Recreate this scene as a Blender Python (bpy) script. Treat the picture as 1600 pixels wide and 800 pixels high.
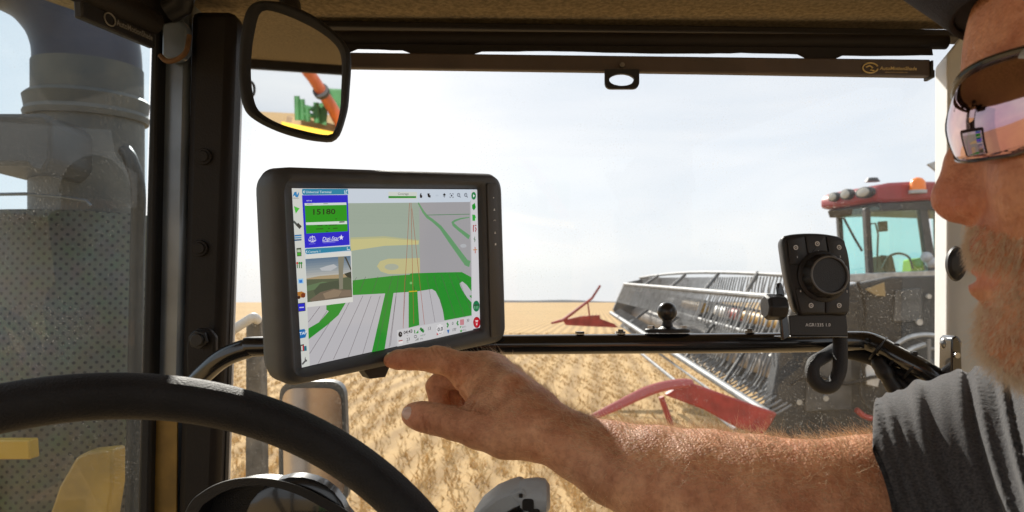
import bpy, bmesh, math, random
import numpy as np
from mathutils import Vector, Matrix
random.seed(7); RNG = np.random.default_rng(11)
for o in list(bpy.data.objects): bpy.data.objects.remove(o)
SC = bpy.context.scene
COL = SC.collection
R_ = math.radians
# ------------------------------------------------------------------ camera
F = 1600 * 24 / 36.0
PITCH = math.atan(72 / F)
CAM = Vector((0, 0, 2.5))
cd = bpy.data.cameras.new('camera'); cam = bpy.data.objects.new('camera', cd); COL.objects.link(cam)
cam.location = CAM; cam.rotation_euler = (math.pi / 2 + PITCH, 0, 0)
cd.lens = 24; cd.sensor_width = 36; cd.clip_start = 0.02; cd.clip_end = 20000
cd.dof.use_dof = True; cd.dof.focus_distance = 0.70; cd.dof.aperture_fstop = 11.0
SC.camera = cam
# ------------------------------------------------------------------ world, sun, exposure
EXPO = 1.15
SC.view_settings.view_transform = 'Standard'; SC.view_settings.look = 'None'
SC.view_settings.exposure = EXPO; SC.view_settings.gamma = 1
SUN_DIR = Vector((-0.26, 0.80, 0.55)).normalized()
w = bpy.data.worlds.new('World'); SC.world = w; w.use_nodes = True
nt = w.node_tree; bg = nt.nodes['Background']
sky = nt.nodes.new('ShaderNodeTexSky'); sky.sky_type = 'NISHITA'; sky.sun_disc = False
sky.sun_elevation = math.asin(SUN_DIR.z); sky.sun_rotation = math.atan2(SUN_DIR.x, SUN_DIR.y)
sky.air_density = 1.0; sky.dust_density = 2.5; sky.ozone_density = 1.0; sky.altitude = 300
# thin high cloud: soft white veil over the blue
tc = nt.nodes.new('ShaderNodeTexCoord'); mp = nt.nodes.new('ShaderNodeMapping'); mp.inputs['Scale'].default_value = (1.2, 1.2, 4.5)
nz = nt.nodes.new('ShaderNodeTexNoise'); nz.inputs['Scale'].default_value = 1.6; nz.inputs['Detail'].default_value = 7; nz.inputs['Distortion'].default_value = .6
rp = nt.nodes.new('ShaderNodeValToRGB'); rp.color_ramp.elements[0].position = .32; rp.color_ramp.elements[0].color = (3.3, 3.6, 3.95, 1)
rp.color_ramp.elements[1].position = .68; rp.color_ramp.elements[1].color = (4.4, 4.42, 4.45, 1)
mx = nt.nodes.new('ShaderNodeMixRGB'); mx.inputs[0].default_value = .93
nt.links.new(tc.outputs['Generated'], mp.inputs[0]); nt.links.new(mp.outputs[0], nz.inputs['Vector'])
nt.links.new(nz.outputs['Fac'], rp.inputs[0]); nt.links.new(rp.outputs[0], mx.inputs[2])
nt.links.new(sky.outputs[0], mx.inputs[1]); nt.links.new(mx.outputs[0], bg.inputs[0])
bg.inputs[1].default_value = 0.10
sd = bpy.data.lights.new('sun', 'SUN'); sd.energy = 3.2; sd.angle = R_(.6); sd.color = (1, .94, .84)
so = bpy.data.objects.new('sun', sd); COL.objects.link(so); so.rotation_euler = SUN_DIR.to_track_quat('Z', 'Y').to_euler()
SC.render.engine = 'CYCLES'
SC.cycles.transparent_max_bounces = 16; SC.cycles.max_bounces = 10
SC.cycles.sample_clamp_indirect = 6

RV = Vector((1, 0, 0)); FV = Vector((0, math.cos(PITCH), math.sin(PITCH))); UV = Vector((0, -math.sin(PITCH), math.cos(PITCH)))
def ray(px, py): return FV + RV * ((px - 800) / F) + UV * ((400 - py) / F)
def P(px, py, d): return CAM + ray(px, py) * d
# ------------------------------------------------------------------ materials
def srgb(r, g, b):
    f = lambda c: (c / 255 / 12.92) if c / 255 <= .04045 else ((c / 255 + .055) / 1.055) ** 2.4
    return (f(r), f(g), f(b))
MATS = {}
def mat(name, col, rough=.5, metal=0, bump=0, bscale=200, var=0, vscale=8, spec=.5, sss=0, coat=0, trans=0, alpha=1, col2=None):
    if name in MATS: return MATS[name]
    m = bpy.data.materials.new(name); m.use_nodes = True; n = m.node_tree; b = n.nodes['Principled BSDF']
    b.inputs['Base Color'].default_value = (*col, 1); b.inputs['Roughness'].default_value = rough; b.inputs['Metallic'].default_value = metal
    b.inputs['Specular IOR Level'].default_value = spec
    if sss: b.inputs['Subsurface Weight'].default_value = sss; b.inputs['Subsurface Radius'].default_value = (.012, .004, .002); b.inputs['Subsurface Scale'].default_value = 1
    if coat: b.inputs['Coat Weight'].default_value = coat; b.inputs['Coat Roughness'].default_value = .08
    if trans: b.inputs['Transmission Weight'].default_value = trans
    t = n.nodes.new('ShaderNodeTexCoord')
    if bump:
        z = n.nodes.new('ShaderNodeTexNoise'); z.inputs['Scale'].default_value = bscale; z.inputs['Detail'].default_value = 4
        bp = n.nodes.new('ShaderNodeBump'); bp.inputs['Strength'].default_value = bump; bp.inputs['Distance'].default_value = .002
        n.links.new(t.outputs['Object'], z.inputs['Vector']); n.links.new(z.outputs['Fac'], bp.inputs['Height']); n.links.new(bp.outputs[0], b.inputs['Normal'])
    if var:
        z2 = n.nodes.new('ShaderNodeTexNoise'); z2.inputs['Scale'].default_value = vscale; z2.inputs['Detail'].default_value = 6
        r = n.nodes.new('ShaderNodeValToRGB'); r.color_ramp.elements[0].position = .35; r.color_ramp.elements[1].position = .65
        c2 = col2 if col2 else tuple(c * (1 - var) for c in col)
        r.color_ramp.elements[0].color = (*c2, 1); r.color_ramp.elements[1].color = (*col, 1)
        n.links.new(t.outputs['Object'], z2.inputs['Vector']); n.links.new(z2.outputs['Fac'], r.inputs[0]); n.links.new(r.outputs[0], b.inputs['Base Color'])
    MATS[name] = m; return m
M_black = mat('black_plastic', (.015, .0145, .0155), .42, spec=.4, bump=.25, bscale=900, var=.25, vscale=30)
M_bezel = mat('monitor_housing', (.048, .050, .054), .5, bump=.35, bscale=1400, var=.15, vscale=40)
M_gloss = mat('gloss_black_paint', (.012, .011, .011), .22, coat=.6, var=.3, vscale=20, bump=.05, bscale=60)
M_rubber = mat('rubber', (.013, .0125, .013), .6, spec=.35, bump=.3, bscale=500, var=.3, vscale=15)
M_leather = mat('wheel_leather', (.018, .018, .021), .62, spec=.35, bump=.6, bscale=700, var=.35, vscale=25)
M_headl = mat('headliner_felt', (.30, .23, .13), .95, bump=1, bscale=500, var=.45, vscale=160)
M_trim = mat('dark_brown_trim', (.014, .0105, .009), .6, spec=.3, bump=.3, bscale=400, var=.3, vscale=12)
M_steel = mat('pillar_paint', (.20, .24, .29), .3, metal=.3, bump=.1, bscale=40, var=.5, vscale=9, coat=.4)
M_white = mat('white_paint', (.72, .73, .72), .45, bump=.1, bscale=150, var=.12, vscale=6)
M_chrome = mat('zinc_bolt', (.35, .34, .33), .3, metal=1, var=.4, vscale=60)
M_yel = mat('yellow_paint', (.44, .25, .03), .5, var=.4, vscale=10, bump=.15, bscale=80)
M_red = mat('red_paint', (.42, .055, .045), .5, var=.45, vscale=5, bump=.2, bscale=60)
M_silver = mat('galvanised_steel', (.55, .57, .58), .4, metal=.5, var=.3, vscale=12)
M_reel = mat('reel_steel', (.22, .23, .24), .6, metal=.2, var=.4, vscale=6)
M_dark = mat('dark_sheet', (.05, .052, .055), .5, var=.6, vscale=3, bump=.3, bscale=30)
M_grey = mat('grey_plastic', (.46, .50, .54), .45, bump=.2, bscale=600, var=.2, vscale=20)
M_gold = mat('gold_print', (.60, .45, .18), .4)
M_print = mat('white_print', (.7, .7, .7), .5)
M_hair = mat('blond_hair', (.42, .24, .11), .5)
M_mirror = mat('mirror_glass', (.88, .9, .92), .015, metal=1)
M_cap = mat('navy_cloth', (.012, .012, .022), .9, bump=.5, bscale=700)
M_straw = mat('straw', (.62, .43, .19), .8, var=.3, vscale=.6, col2=(.52, .34, .14))
M_lens = mat('clear_lens', (.42, .42, .38), .12, spec=.8)
M_orange = mat('amber_lens', (.9, .22, .01), .25)
M_tire = mat('tyre_rubber', (.03, .03, .032), .8, bump=.4, bscale=40)
M_green = mat('green_paint', (.04, .16, .05), .5, var=.3)

def skin_mat():
    m = mat('skin', (.50, .235, .135), .58, sss=.10, spec=.32)
    n = m.node_tree; b = n.nodes['Principled BSDF']; t = n.nodes.new('ShaderNodeTexCoord')
    z1 = n.nodes.new('ShaderNodeTexNoise'); z1.inputs['Scale'].default_value = 38; z1.inputs['Detail'].default_value = 8
    r = n.nodes.new('ShaderNodeValToRGB'); e = r.color_ramp.elements
    e[0].position = .3; e[0].color = (.48, .19, .095, 1); e[1].position = .7; e[1].color = (.76, .40, .23, 1)
    n.links.new(t.outputs['Object'], z1.inputs['Vector']); n.links.new(z1.outputs['Fac'], r.inputs[0])
    at = n.nodes.new('ShaderNodeAttribute'); at.attribute_name = 'flush'
    mr = n.nodes.new('ShaderNodeMixRGB'); mr.inputs[2].default_value = (.55, .13, .09, 1)
    zf = n.nodes.new('ShaderNodeTexNoise'); zf.inputs['Scale'].default_value = 190; zf.inputs['Detail'].default_value = 5; zf.inputs['Roughness'].default_value = .7
    rf = n.nodes.new('ShaderNodeValToRGB'); rf.color_ramp.elements[0].position = .36; rf.color_ramp.elements[0].color = (.58, .50, .46, 1); rf.color_ramp.elements[1].position = .56; rf.color_ramp.elements[1].color = (1, 1, 1, 1)
    mf = n.nodes.new('ShaderNodeMixRGB'); mf.blend_type = 'MULTIPLY'; mf.inputs[0].default_value = .5; n.links.new(t.outputs['Object'], zf.inputs['Vector']); n.links.new(zf.outputs['Fac'], rf.inputs[0]); n.links.new(r.outputs[0], mf.inputs[1]); n.links.new(rf.outputs[0], mf.inputs[2])
    n.links.new(at.outputs['Fac'], mr.inputs[0]); n.links.new(mf.outputs[0], mr.inputs[1]); n.links.new(mr.outputs[0], b.inputs['Base Color'])
    z2 = n.nodes.new('ShaderNodeTexVoronoi'); z2.inputs['Scale'].default_value = 520
    z3 = n.nodes.new('ShaderNodeTexNoise'); z3.inputs['Scale'].default_value = 130; z3.inputs['Detail'].default_value = 6
    b1 = n.nodes.new('ShaderNodeBump'); b1.inputs['Strength'].default_value = .6; b1.inputs['Distance'].default_value = .0008
    b2 = n.nodes.new('ShaderNodeBump'); b2.inputs['Strength'].default_value = .6; b2.inputs['Distance'].default_value = .0018
    n.links.new(t.outputs['Object'], z2.inputs['Vector']); n.links.new(t.outputs['Object'], z3.inputs['Vector'])
    n.links.new(z2.outputs['Distance'], b1.inputs['Height']); n.links.new(z3.outputs['Fac'], b2.inputs['Height'])
    n.links.new(b1.outputs[0], b2.inputs['Normal']); n.links.new(b2.outputs[0], b.inputs['Normal'])
    return m
M_skin = skin_mat()
def shirt_mat():
    m = mat('charcoal_jersey', (.075, .075, .082), .9, spec=.2)
    n = m.node_tree; b = n.nodes['Principled BSDF']; t = n.nodes.new('ShaderNodeTexCoord')
    mp = n.nodes.new('ShaderNodeMapping'); mp.inputs['Scale'].default_value = (500, 900, 900)
    z = n.nodes.new('ShaderNodeTexNoise'); z.inputs['Scale'].default_value = 1; z.inputs['Detail'].default_value = 3
    r = n.nodes.new('ShaderNodeValToRGB'); e = r.color_ramp.elements
    e[0].position = .35; e[0].color = (.035, .035, .04, 1); e[1].position = .7; e[1].color = (.090, .088, .090, 1)
    bp = n.nodes.new('ShaderNodeBump'); bp.inputs['Strength'].default_value = .5; bp.inputs['Distance'].default_value = .0006
    n.links.new(t.outputs['Object'], mp.inputs[0]); n.links.new(mp.outputs[0], z.inputs['Vector']); n.links.new(z.outputs['Fac'], r.inputs[0])
    n.links.new(r.outputs[0], b.inputs['Base Color']); n.links.new(z.outputs['Fac'], bp.inputs['Height']); n.links.new(bp.outputs[0], b.inputs['Normal'])
    b.inputs['Sheen Weight'].default_value = .25
    return m
M_shirt = shirt_mat()
def glass_mat(name, tint, base, spk, scale):
    """pane of dusty glass: clear, a thin film of pale dust, grains that catch the light"""
    m = bpy.data.materials.new(name); m.use_nodes = True; n = m.node_tree; n.nodes.clear()
    out = n.nodes.new('ShaderNodeOutputMaterial'); tr = n.nodes.new('ShaderNodeBsdfTransparent'); tr.inputs[0].default_value = (*tint, 1)
    gl = n.nodes.new('ShaderNodeBsdfGlossy'); gl.inputs['Roughness'].default_value = .02
    fr = n.nodes.new('ShaderNodeFresnel'); fr.inputs[0].default_value = 1.45
    df = n.nodes.new('ShaderNodeBsdfDiffuse'); df.inputs[0].default_value = (.75, .72, .66, 1)
    tl = n.nodes.new('ShaderNodeBsdfTranslucent'); tl.inputs[0].default_value = (.8, .78, .72, 1)
    md = n.nodes.new('ShaderNodeMixShader'); md.inputs[0].default_value = .5
    t = n.nodes.new('ShaderNodeTexCoord')
    z = n.nodes.new('ShaderNodeTexNoise'); z.inputs['Scale'].default_value = scale; z.inputs['Detail'].default_value = 2
    r = n.nodes.new('ShaderNodeValToRGB'); e = r.color_ramp.elements; e[0].position = .585; e[0].color = (0, 0, 0, 1); e[1].position = .76; e[1].color = (spk,) * 3 + (1,)
    z2 = n.nodes.new('ShaderNodeTexNoise'); z2.inputs['Scale'].default_value = 5; z2.inputs['Detail'].default_value = 6; z2.inputs['Distortion'].default_value = 1.2
    r2 = n.nodes.new('ShaderNodeValToRGB'); e = r2.color_ramp.elements; e[0].position = .3; e[0].color = (base * .5,) * 3 + (1,); e[1].position = .75; e[1].color = (base * 1.6,) * 3 + (1,)
    ad = n.nodes.new('ShaderNodeMath'); ad.operation = 'ADD'; ad.use_clamp = True
    m1 = n.nodes.new('ShaderNodeMixShader'); m2 = n.nodes.new('ShaderNodeMixShader')
    L = n.links.new
    L(t.outputs['Object'], z.inputs['Vector']); L(t.outputs['Object'], z2.inputs['Vector']); L(z.outputs['Fac'], r.inputs[0]); L(z2.outputs['Fac'], r2.inputs[0])
    z3 = n.nodes.new('ShaderNodeTexNoise'); z3.inputs['Scale'].default_value = 11; z3.inputs['Detail'].default_value = 5
    r3 = n.nodes.new('ShaderNodeValToRGB'); r3.color_ramp.elements[0].position = .38; r3.color_ramp.elements[0].color = (.12, .12, .12, 1); r3.color_ramp.elements[1].position = .66
    mu = n.nodes.new('ShaderNodeMath'); mu.operation = 'MULTIPLY'; L(t.outputs['Object'], z3.inputs['Vector']); L(z3.outputs['Fac'], r3.inputs[0]); L(r.outputs[0], mu.inputs[0]); L(r3.outputs[0], mu.inputs[1])
    L(mu.outputs[0], ad.inputs[0]); L(r2.outputs[0], ad.inputs[1]); L(df.outputs[0], md.inputs[1]); L(tl.outputs[0], md.inputs[2])
    L(fr.outputs[0], m1.inputs[0]); L(tr.outputs[0], m1.inputs[1]); L(gl.outputs[0], m1.inputs[2])
    L(ad.outputs[0], m2.inputs[0]); L(m1.outputs[0], m2.inputs[1]); L(md.outputs[0], m2.inputs[2]); L(m2.outputs[0], out.inputs[0])
    return m
M_wind = glass_mat('windshield_glass', (.97, .98, .985), .008, .28, 480)
M_door = glass_mat('door_glass', (.72, .83, .89), .024, .20, 640)
def tint_glass():
    m = bpy.data.materials.new('tinted_cab_glass'); m.use_nodes = True; n = m.node_tree; n.nodes.clear()
    out = n.nodes.new('ShaderNodeOutputMaterial'); tr = n.nodes.new('ShaderNodeBsdfTransparent'); tr.inputs[0].default_value = (.68, .95, .93, 1)
    gl = n.nodes.new('ShaderNodeBsdfGlossy'); gl.inputs['Roughness'].default_value = .05; gl.inputs[0].default_value = (.8, .95, .95, 1)
    mm = n.nodes.new('ShaderNodeMixShader'); mm.inputs[0].default_value = .10
    n.links.new(tr.outputs[0], mm.inputs[1]); n.links.new(gl.outputs[0], mm.inputs[2]); n.links.new(mm.outputs[0], out.inputs[0]); return m
M_tint = tint_glass()
# screen: emits exactly the interface colours, scaled to the camera's exposure
def screen_mat():
    m = bpy.data.materials.new('lit_screen'); m.use_nodes = True; n = m.node_tree; n.nodes.clear()
    out = n.nodes.new('ShaderNodeOutputMaterial'); em = n.nodes.new('ShaderNodeEmission'); em.inputs[1].default_value = .86 / 2 ** EXPO
    a = n.nodes.new('ShaderNodeAttribute'); a.attribute_name = 'Col'; gl = n.nodes.new('ShaderNodeBsdfGlossy'); gl.inputs['Roughness'].default_value = .12
    gl.inputs[0].default_value = (.035, .035, .035, 1); ad = n.nodes.new('ShaderNodeAddShader')
    n.links.new(a.outputs['Color'], em.inputs[0]); n.links.new(em.outputs[0], ad.inputs[0]); n.links.new(gl.outputs[0], ad.inputs[1]); n.links.new(ad.outputs[0], out.inputs[0]); return m
M_screen = screen_mat()
# ------------------------------------------------------------------ object helpers
def link(o, parent=None):
    COL.objects.link(o)
    if parent:
        bpy.context.view_layer.update()
        o.parent = parent; o.matrix_parent_inverse = parent.matrix_world.inverted()
    return o
def tag(o, label=None, cat=None, group=None, kind=None):
    if label: o['label'] = label
    if cat: o['category'] = cat
    if group: o['group'] = group
    if kind: o['kind'] = kind
    return o
def thing(name, label, cat, loc, group=None):
    o = bpy.data.objects.new(name, None); o.empty_display_size = .05; COL.objects.link(o); o.location = loc
    bpy.context.view_layer.update(); return tag(o, label, cat, group)
class MB:
    def __init__(s): s.v = []; s.f = []
    def add(s, vs, fs):
        n = len(s.v); s.v += [Vector(v) for v in vs]; s.f += [tuple(i + n for i in f) for f in fs]
    def box(s, c, ax, ay, az):
        c = Vector(c); vs = [c + ax * i + ay * j + az * k for i in (-.5, .5) for j in (-.5, .5) for k in (-.5, .5)]
        s.add(vs, [(0, 1, 3, 2), (4, 6, 7, 5), (0, 4, 5, 1), (2, 3, 7, 6), (0, 2, 6, 4), (1, 5, 7, 3)]); return s
    def prism(s, pts, vec):
        n = len(pts); pts = [Vector(p) for p in pts]; s.add(pts + [p + vec for p in pts], [tuple(range(n)), tuple(range(2 * n - 1, n - 1, -1))] + [(i, i + n, (i + 1) % n + n, (i + 1) % n) for i in range(n)]); return s
    def loft(s, rings, cap0=True, cap1=True):
        n = len(rings[0]); vs = [p for r in rings for p in r]; fs = []
        for k in range(len(rings) - 1):
            for i in range(n): fs.append((k * n + i, k * n + (i + 1) % n, (k + 1) * n + (i + 1) % n, (k + 1) * n + i))
        if cap0: fs.append(tuple(range(n - 1, -1, -1)))
        if cap1: fs.append(tuple(range((len(rings) - 1) * n, len(rings) * n)))
        s.add(vs, fs); return s
    def tube(s, pts, r, seg=16, cap=True, ell=1.0):
        pts = [Vector(p) for p in pts]; n = len(pts)
        if not hasattr(r, '__len__'): r = [r] * n
        T = [(pts[min(i + 1, n - 1)] - pts[max(i - 1, 0)]).normalized() for i in range(n)]
        u = T[0].orthogonal().normalized(); rings = []
        for i in range(n):
            u = (u - T[i] * u.dot(T[i])).normalized(); v = T[i].cross(u)
            rings.append([pts[i] + (u * math.cos(2 * math.pi * k / seg) + v * math.sin(2 * math.pi * k / seg) * ell) * r[i] for k in range(seg)])
        return s.loft(rings, cap, cap)
    def cyl(s, a, b, r, r2=None, seg=24): return s.tube([a, b], [r, r if r2 is None else r2], seg)
    def sphere(s, c, r, seg=16, ring=10, sc=(1, 1, 1)):
        c = Vector(c); rs = []
        for j in range(1, ring):
            th = math.pi * j / ring; rs.append([c + Vector((r * sc[0] * math.sin(th) * math.cos(2 * math.pi * k / seg), r * sc[1] * math.sin(th) * math.sin(2 * math.pi * k / seg), r * sc[2] * math.cos(th))) for k in range(seg)])
        return s.loft(rs)
    def build(s, name, m, parent=None, smooth=True, bevel=0, ang=35, seg=2):
        me = bpy.data.meshes.new(name); me.from_pydata([tuple(v) for v in s.v], [], s.f)
        bm = bmesh.new(); bm.from_mesh(me); bmesh.ops.recalc_face_normals(bm, faces=bm.faces); bm.to_mesh(me); bm.free()
        me.materials.append(m); o = bpy.data.objects.new(name, me)
        if smooth:
            me.polygons.foreach_set('use_smooth', [True] * len(me.polygons))
            me.set_sharp_from_angle(angle=R_(ang))
        if bevel:
            b = o.modifiers.new('bevel', 'BEVEL'); b.width = bevel; b.segments = seg; b.limit_method = 'ANGLE'; b.angle_limit = R_(30); b.harden_normals = False
        return link(o, parent)
def spline(pts, n, closed=False):
    """Catmull-Rom through pts"""
    pts = [Vector(p) for p in pts]; N = len(pts); out = []
    segs = N if closed else N - 1
    for i in range(segs):
        g = lambda k: pts[(i + k) % N] if closed else pts[max(0, min(N - 1, i + k))]
        a, b, c, d = g(-1), g(0), g(1), g(2)
        for j in range(n):
            t = j / n; out.append(.5 * ((2 * b) + (c - a) * t + (2 * a - 5 * b + 4 * c - d) * t * t + (3 * b - a - 3 * c + d) * t ** 3))
    if not closed: out.append(pts[-1])
    return out
def roundpoly(pts, r, n=6):
    """2D polygon with rounded corners; r one radius or one per corner"""
    N = len(pts); out = []
    for i in range(N):
        p = Vector(pts[i]); a = Vector(pts[i - 1]) - p; b = Vector(pts[(i + 1) % N]) - p
        rr = r[i] if hasattr(r, '__len__') else r
        q0 = p + a.normalized() * rr; q1 = p + b.normalized() * rr
        for k in range(n + 1):
            t = k / n; out.append(q0 * (1 - t) ** 2 + p * 2 * t * (1 - t) + q1 * t * t)
    return out
def text_geo(s, size=1.0, bold=False, shear=0):
    """(verts, faces) of a line of text, in the unit of size, origin at its baseline start"""
    c = bpy.data.curves.new('t', 'FONT'); c.body = s; c.size = size; c.resolution_u = 2; c.shear = shear
    if bold: c.offset = .02 * size
    o = bpy.data.objects.new('t', c); COL.objects.link(o)
    dg = bpy.context.evaluated_depsgraph_get(); me = bpy.data.meshes.new_from_object(o.evaluated_get(dg))
    vs = [tuple(v.co) for v in me.vertices]; fs = [tuple(p.vertices) for p in me.polygons]
    bpy.data.objects.remove(o); bpy.data.curves.remove(c); bpy.data.meshes.remove(me)
    return vs, fs
def text_obj(name, s, org, ax, ay, size, m, parent=None, bold=False, shear=0, center=False, th=.0002):
    vs, fs = text_geo(s, size, bold, shear)
    if center and vs: cx = (max(v[0] for v in vs) + min(v[0] for v in vs)) / 2
    else: cx = 0
    b = MB(); nrm = ax.cross(ay).normalized(); b.add([org + ax * (v[0] - cx) + ay * v[1] + nrm * th for v in vs], fs)
    return b.build(name, m, parent, smooth=False)
# ================================================================== SETTING
def ground_mat():
    m = bpy.data.materials.new('stubble_ground'); m.use_nodes = True; n = m.node_tree; b = n.nodes['Principled BSDF']; L = n.links.new
    b.inputs['Roughness'].default_value = .95; b.inputs['Specular IOR Level'].default_value = .1
    t = n.nodes.new('ShaderNodeTexCoord')
    mp = n.nodes.new('ShaderNodeMapping'); mp.inputs['Rotation'].default_value = (0, 0, R_(7))
    wv = n.nodes.new('ShaderNodeTexWave'); wv.bands_direction = 'X'; wv.inputs['Scale'].default_value = .42; wv.inputs['Distortion'].default_value = 1.6; wv.inputs['Detail'].default_value = 3; wv.inputs['Detail Scale'].default_value = 2.5
    z = n.nodes.new('ShaderNodeTexNoise'); z.inputs['Scale'].default_value = 3.2; z.inputs['Detail'].default_value = 9; z.inputs['Roughness'].default_value = .7
    z2 = n.nodes.new('ShaderNodeTexNoise'); z2.inputs['Scale'].default_value = .03; z2.inputs['Detail'].default_value = 5
    r = n.nodes.new('ShaderNodeValToRGB'); e = r.color_ramp.elements; e[0].position = .3; e[0].color = (.30, .20, .10, 1); e[1].position = .66; e[1].color = (.54, .37, .18, 1)
    r2 = n.nodes.new('ShaderNodeValToRGB'); e = r2.color_ramp.elements; e[0].position = .4; e[0].color = (.33, .22, .11, 1); e[1].position = .6; e[1].color = (.44, .30, .15, 1)
    m1 = n.nodes.new('ShaderNodeMixRGB'); m1.inputs[0].default_value = .60; m2 = n.nodes.new('ShaderNodeMixRGB'); m2.inputs[0].default_value = .35
    L(t.outputs['Object'], mp.inputs[0]); L(mp.outputs[0], wv.inputs['Vector']); mq = n.nodes.new('ShaderNodeMapping'); mq.inputs['Rotation'].default_value = (0, 0, R_(7)); mq.inputs['Scale'].default_value = (1.2, .28, 1); L(t.outputs['Object'], mq.inputs[0]); L(mq.outputs[0], z.inputs['Vector']); L(t.outputs['Object'], z2.inputs['Vector'])
    L(wv.outputs['Fac'], m1.inputs[1]); L(z.outputs['Fac'], m1.inputs[2]); L(m1.outputs[0], r.inputs[0]); L(z2.outputs['Fac'], r2.inputs[0])
    L(r.outputs[0], m2.inputs[1]); L(r2.outputs[0], m2.inputs[2]); L(m2.outputs[0], b.inputs['Base Color'])
    bp = n.nodes.new('ShaderNodeBump'); bp.inputs['Strength'].default_value = .35; bp.inputs['Distance'].default_value = .02; L(m1.outputs[0], bp.inputs['Height']); L(bp.outputs[0], b.inputs['Normal'])
    return m
g = MB(); S = 9000; g.add([(-S, -S, 0), (S, -S, 0), (S, S, 0), (-S, S, 0)], [(0, 1, 2, 3)])
tag(g.build('ground', ground_mat(), smooth=False), kind='structure')
# low far ridge on the horizon, haze put into its pale colour
hb = MB(); pts = []
for i in range(121):
    x = -6000 + 100 * i; pts.append((x, 5200, 6 + 7 * math.sin(i * .13) + 5 * math.sin(i * .41 + 1) + 3 * math.sin(i * 1.1)))
hb.prism([(-6000, 5200, -5)] + pts + [(6000, 5200, -5)], Vector((0, 600, 0)))
tag(hb.build('hills', mat('hazed_hills', (.42, .45, .50), .95), smooth=False), kind='structure')
# stubble: rows of cut stalks, denser near the tractor
def stubble():
    n = 120000; y = 7 + 48 * RNG.random(n) ** 1.5; wx = y * .85
    x = (RNG.random(n) * 2 - 1) * wx
    th = R_(7); rw = x * math.cos(th) + y * math.sin(th); rr = .38
    k = np.round(rw / rr) * rr + RNG.normal(0, .075, n); x = x + (k - rw) / math.cos(th)
    clump = np.sin(x * 2.1 + y * .25) * np.sin(y * .6 - x * .4) + RNG.normal(0, .6, n) > -.35
    x = x[clump]; y = y[clump]; n = len(x)
    h = RNG.uniform(.05, .15, n); wd = RNG.uniform(.005, .011, n) * (1 + y / 18); a = RNG.uniform(0, 3.14, n)
    lx = RNG.normal(0, .07, n); ly = RNG.normal(0, .06, n)
    dx = np.cos(a) * wd; dy = np.sin(a) * wd
    V = np.empty((n, 3, 3), np.float32)
    V[:, 0] = np.stack([x - dx, y - dy, np.zeros(n)], 1); V[:, 1] = np.stack([x + dx, y + dy, np.zeros(n)], 1); V[:, 2] = np.stack([x + lx, y + ly, h], 1)
    me = bpy.data.meshes.new('stubble'); me.vertices.add(3 * n); me.vertices.foreach_set('co', V.ravel())
    me.loops.add(3 * n); me.loops.foreach_set('vertex_index', np.arange(3 * n)); me.polygons.add(n); me.polygons.foreach_set('loop_start', np.arange(0, 3 * n, 3)); me.update()
    me.materials.append(M_straw); o = bpy.data.objects.new('stubble', me); COL.objects.link(o)
    tag(o, 'golden cut wheat stubble standing in rows across the field', 'stubble', kind='stuff')
stubble()
# ================================================================== TRACTOR CAB
cab = thing('tractor_cab', 'dark tractor cab interior framing the view, with felt ceiling and dusty glass', 'tractor cab', P(800, 900, 1.0))
ZC = P(900, 42, 1.02).z
def plate(name, pxs, d, thick, m, bevel=.002, parent=cab, ds=None):
    """a sheet cut to an outline, at distance d (or ds per corner), of real thickness away from the lens"""
    b = MB(); pts = [P(x, y, (ds[i] if ds else d)) for i, (x, y) in enumerate(pxs)]
    b.prism(pts, Vector((0, thick, 0))); return b.build(name, m, parent, bevel=bevel)
# ceiling: a slab over the whole cab
cl = MB()
cl.prism([(-.78, -1.15, ZC), (.80, -1.15, ZC), (.80, 1.01, ZC), (-.60, 1.01, ZC + .008), (-.78, .72, ZC + .01)], Vector((0, 0, .08)))
cl.build('headliner', M_headl, cab, bevel=.004)
rl = MB(); rl.box((0.03, .0, ZC + .13), Vector((1.5, 0, 0)), Vector((0, 2.5, 0)), Vector((0, 0, .06))); rl.build('roof', M_yel, cab, bevel=.02)
# front header above the glass
plate('header_rail', [(480, 31), (800, 36), (1200, 41), (1512, 46), (1512, 58), (1200, 51), (800, 46), (480, 41)], 1.0, .03, M_trim)
plate('windshield_header', [(372, 34), (1508, 52), (1490, 66), (1300, 65), (800, 62), (372, 58)], 1.03, .012, M_trim)
# left front pillar, door side and its trims
def post(name, top, bot, d, thick, m, bevel=.004, lab=None, db=None):
    (x0, x1, y0) = top; (x2, x3, y1) = bot
    o = plate(name, [(x0, y0), (x1, y0), (x3, y1), (x2, y1)], d, thick, m, bevel, ds=None if db is None else [d, d, db, db]); 
    if lab: o['label'] = lab
    return o
post('door_seal', (238, 250, -30), (212, 231, 900), .93, .03, M_rubber)
post('left_pillar', (249, 297, -10), (229, 277, 900), .95, .05, M_steel, .008, db=.95)
post('pillar_reflection', (231, 277, 655), (227, 275, 900), .944, .004, mat('mustard_reflection', (.30, .17, .025), .5, var=.4, vscale=20), .001)  # yellow-brown reflection on the lower pillar, painted as a thin strip
post('pillar_trim', (296, 366, 14), (272, 334, 900), .94, .045, M_trim, .012)
post('glass_edge', (362, 369, 60), (336, 342, 900), .96, .03, M_silver, .001)
post('glass_seal', (368, 374, 60), (342, 347, 900), .962, .012, M_rubber, .001)
for y, x in ((245, 319), (388, 313)):
    b = MB(); c = P(x, y, .94); b.cyl(c - FV * .004, c + FV * .002, .0115, seg=20); b.cyl(c - FV * .006, c - FV * .004, .008, seg=20); b.build('pillar_plug', M_trim, cab, bevel=.001)
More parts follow.
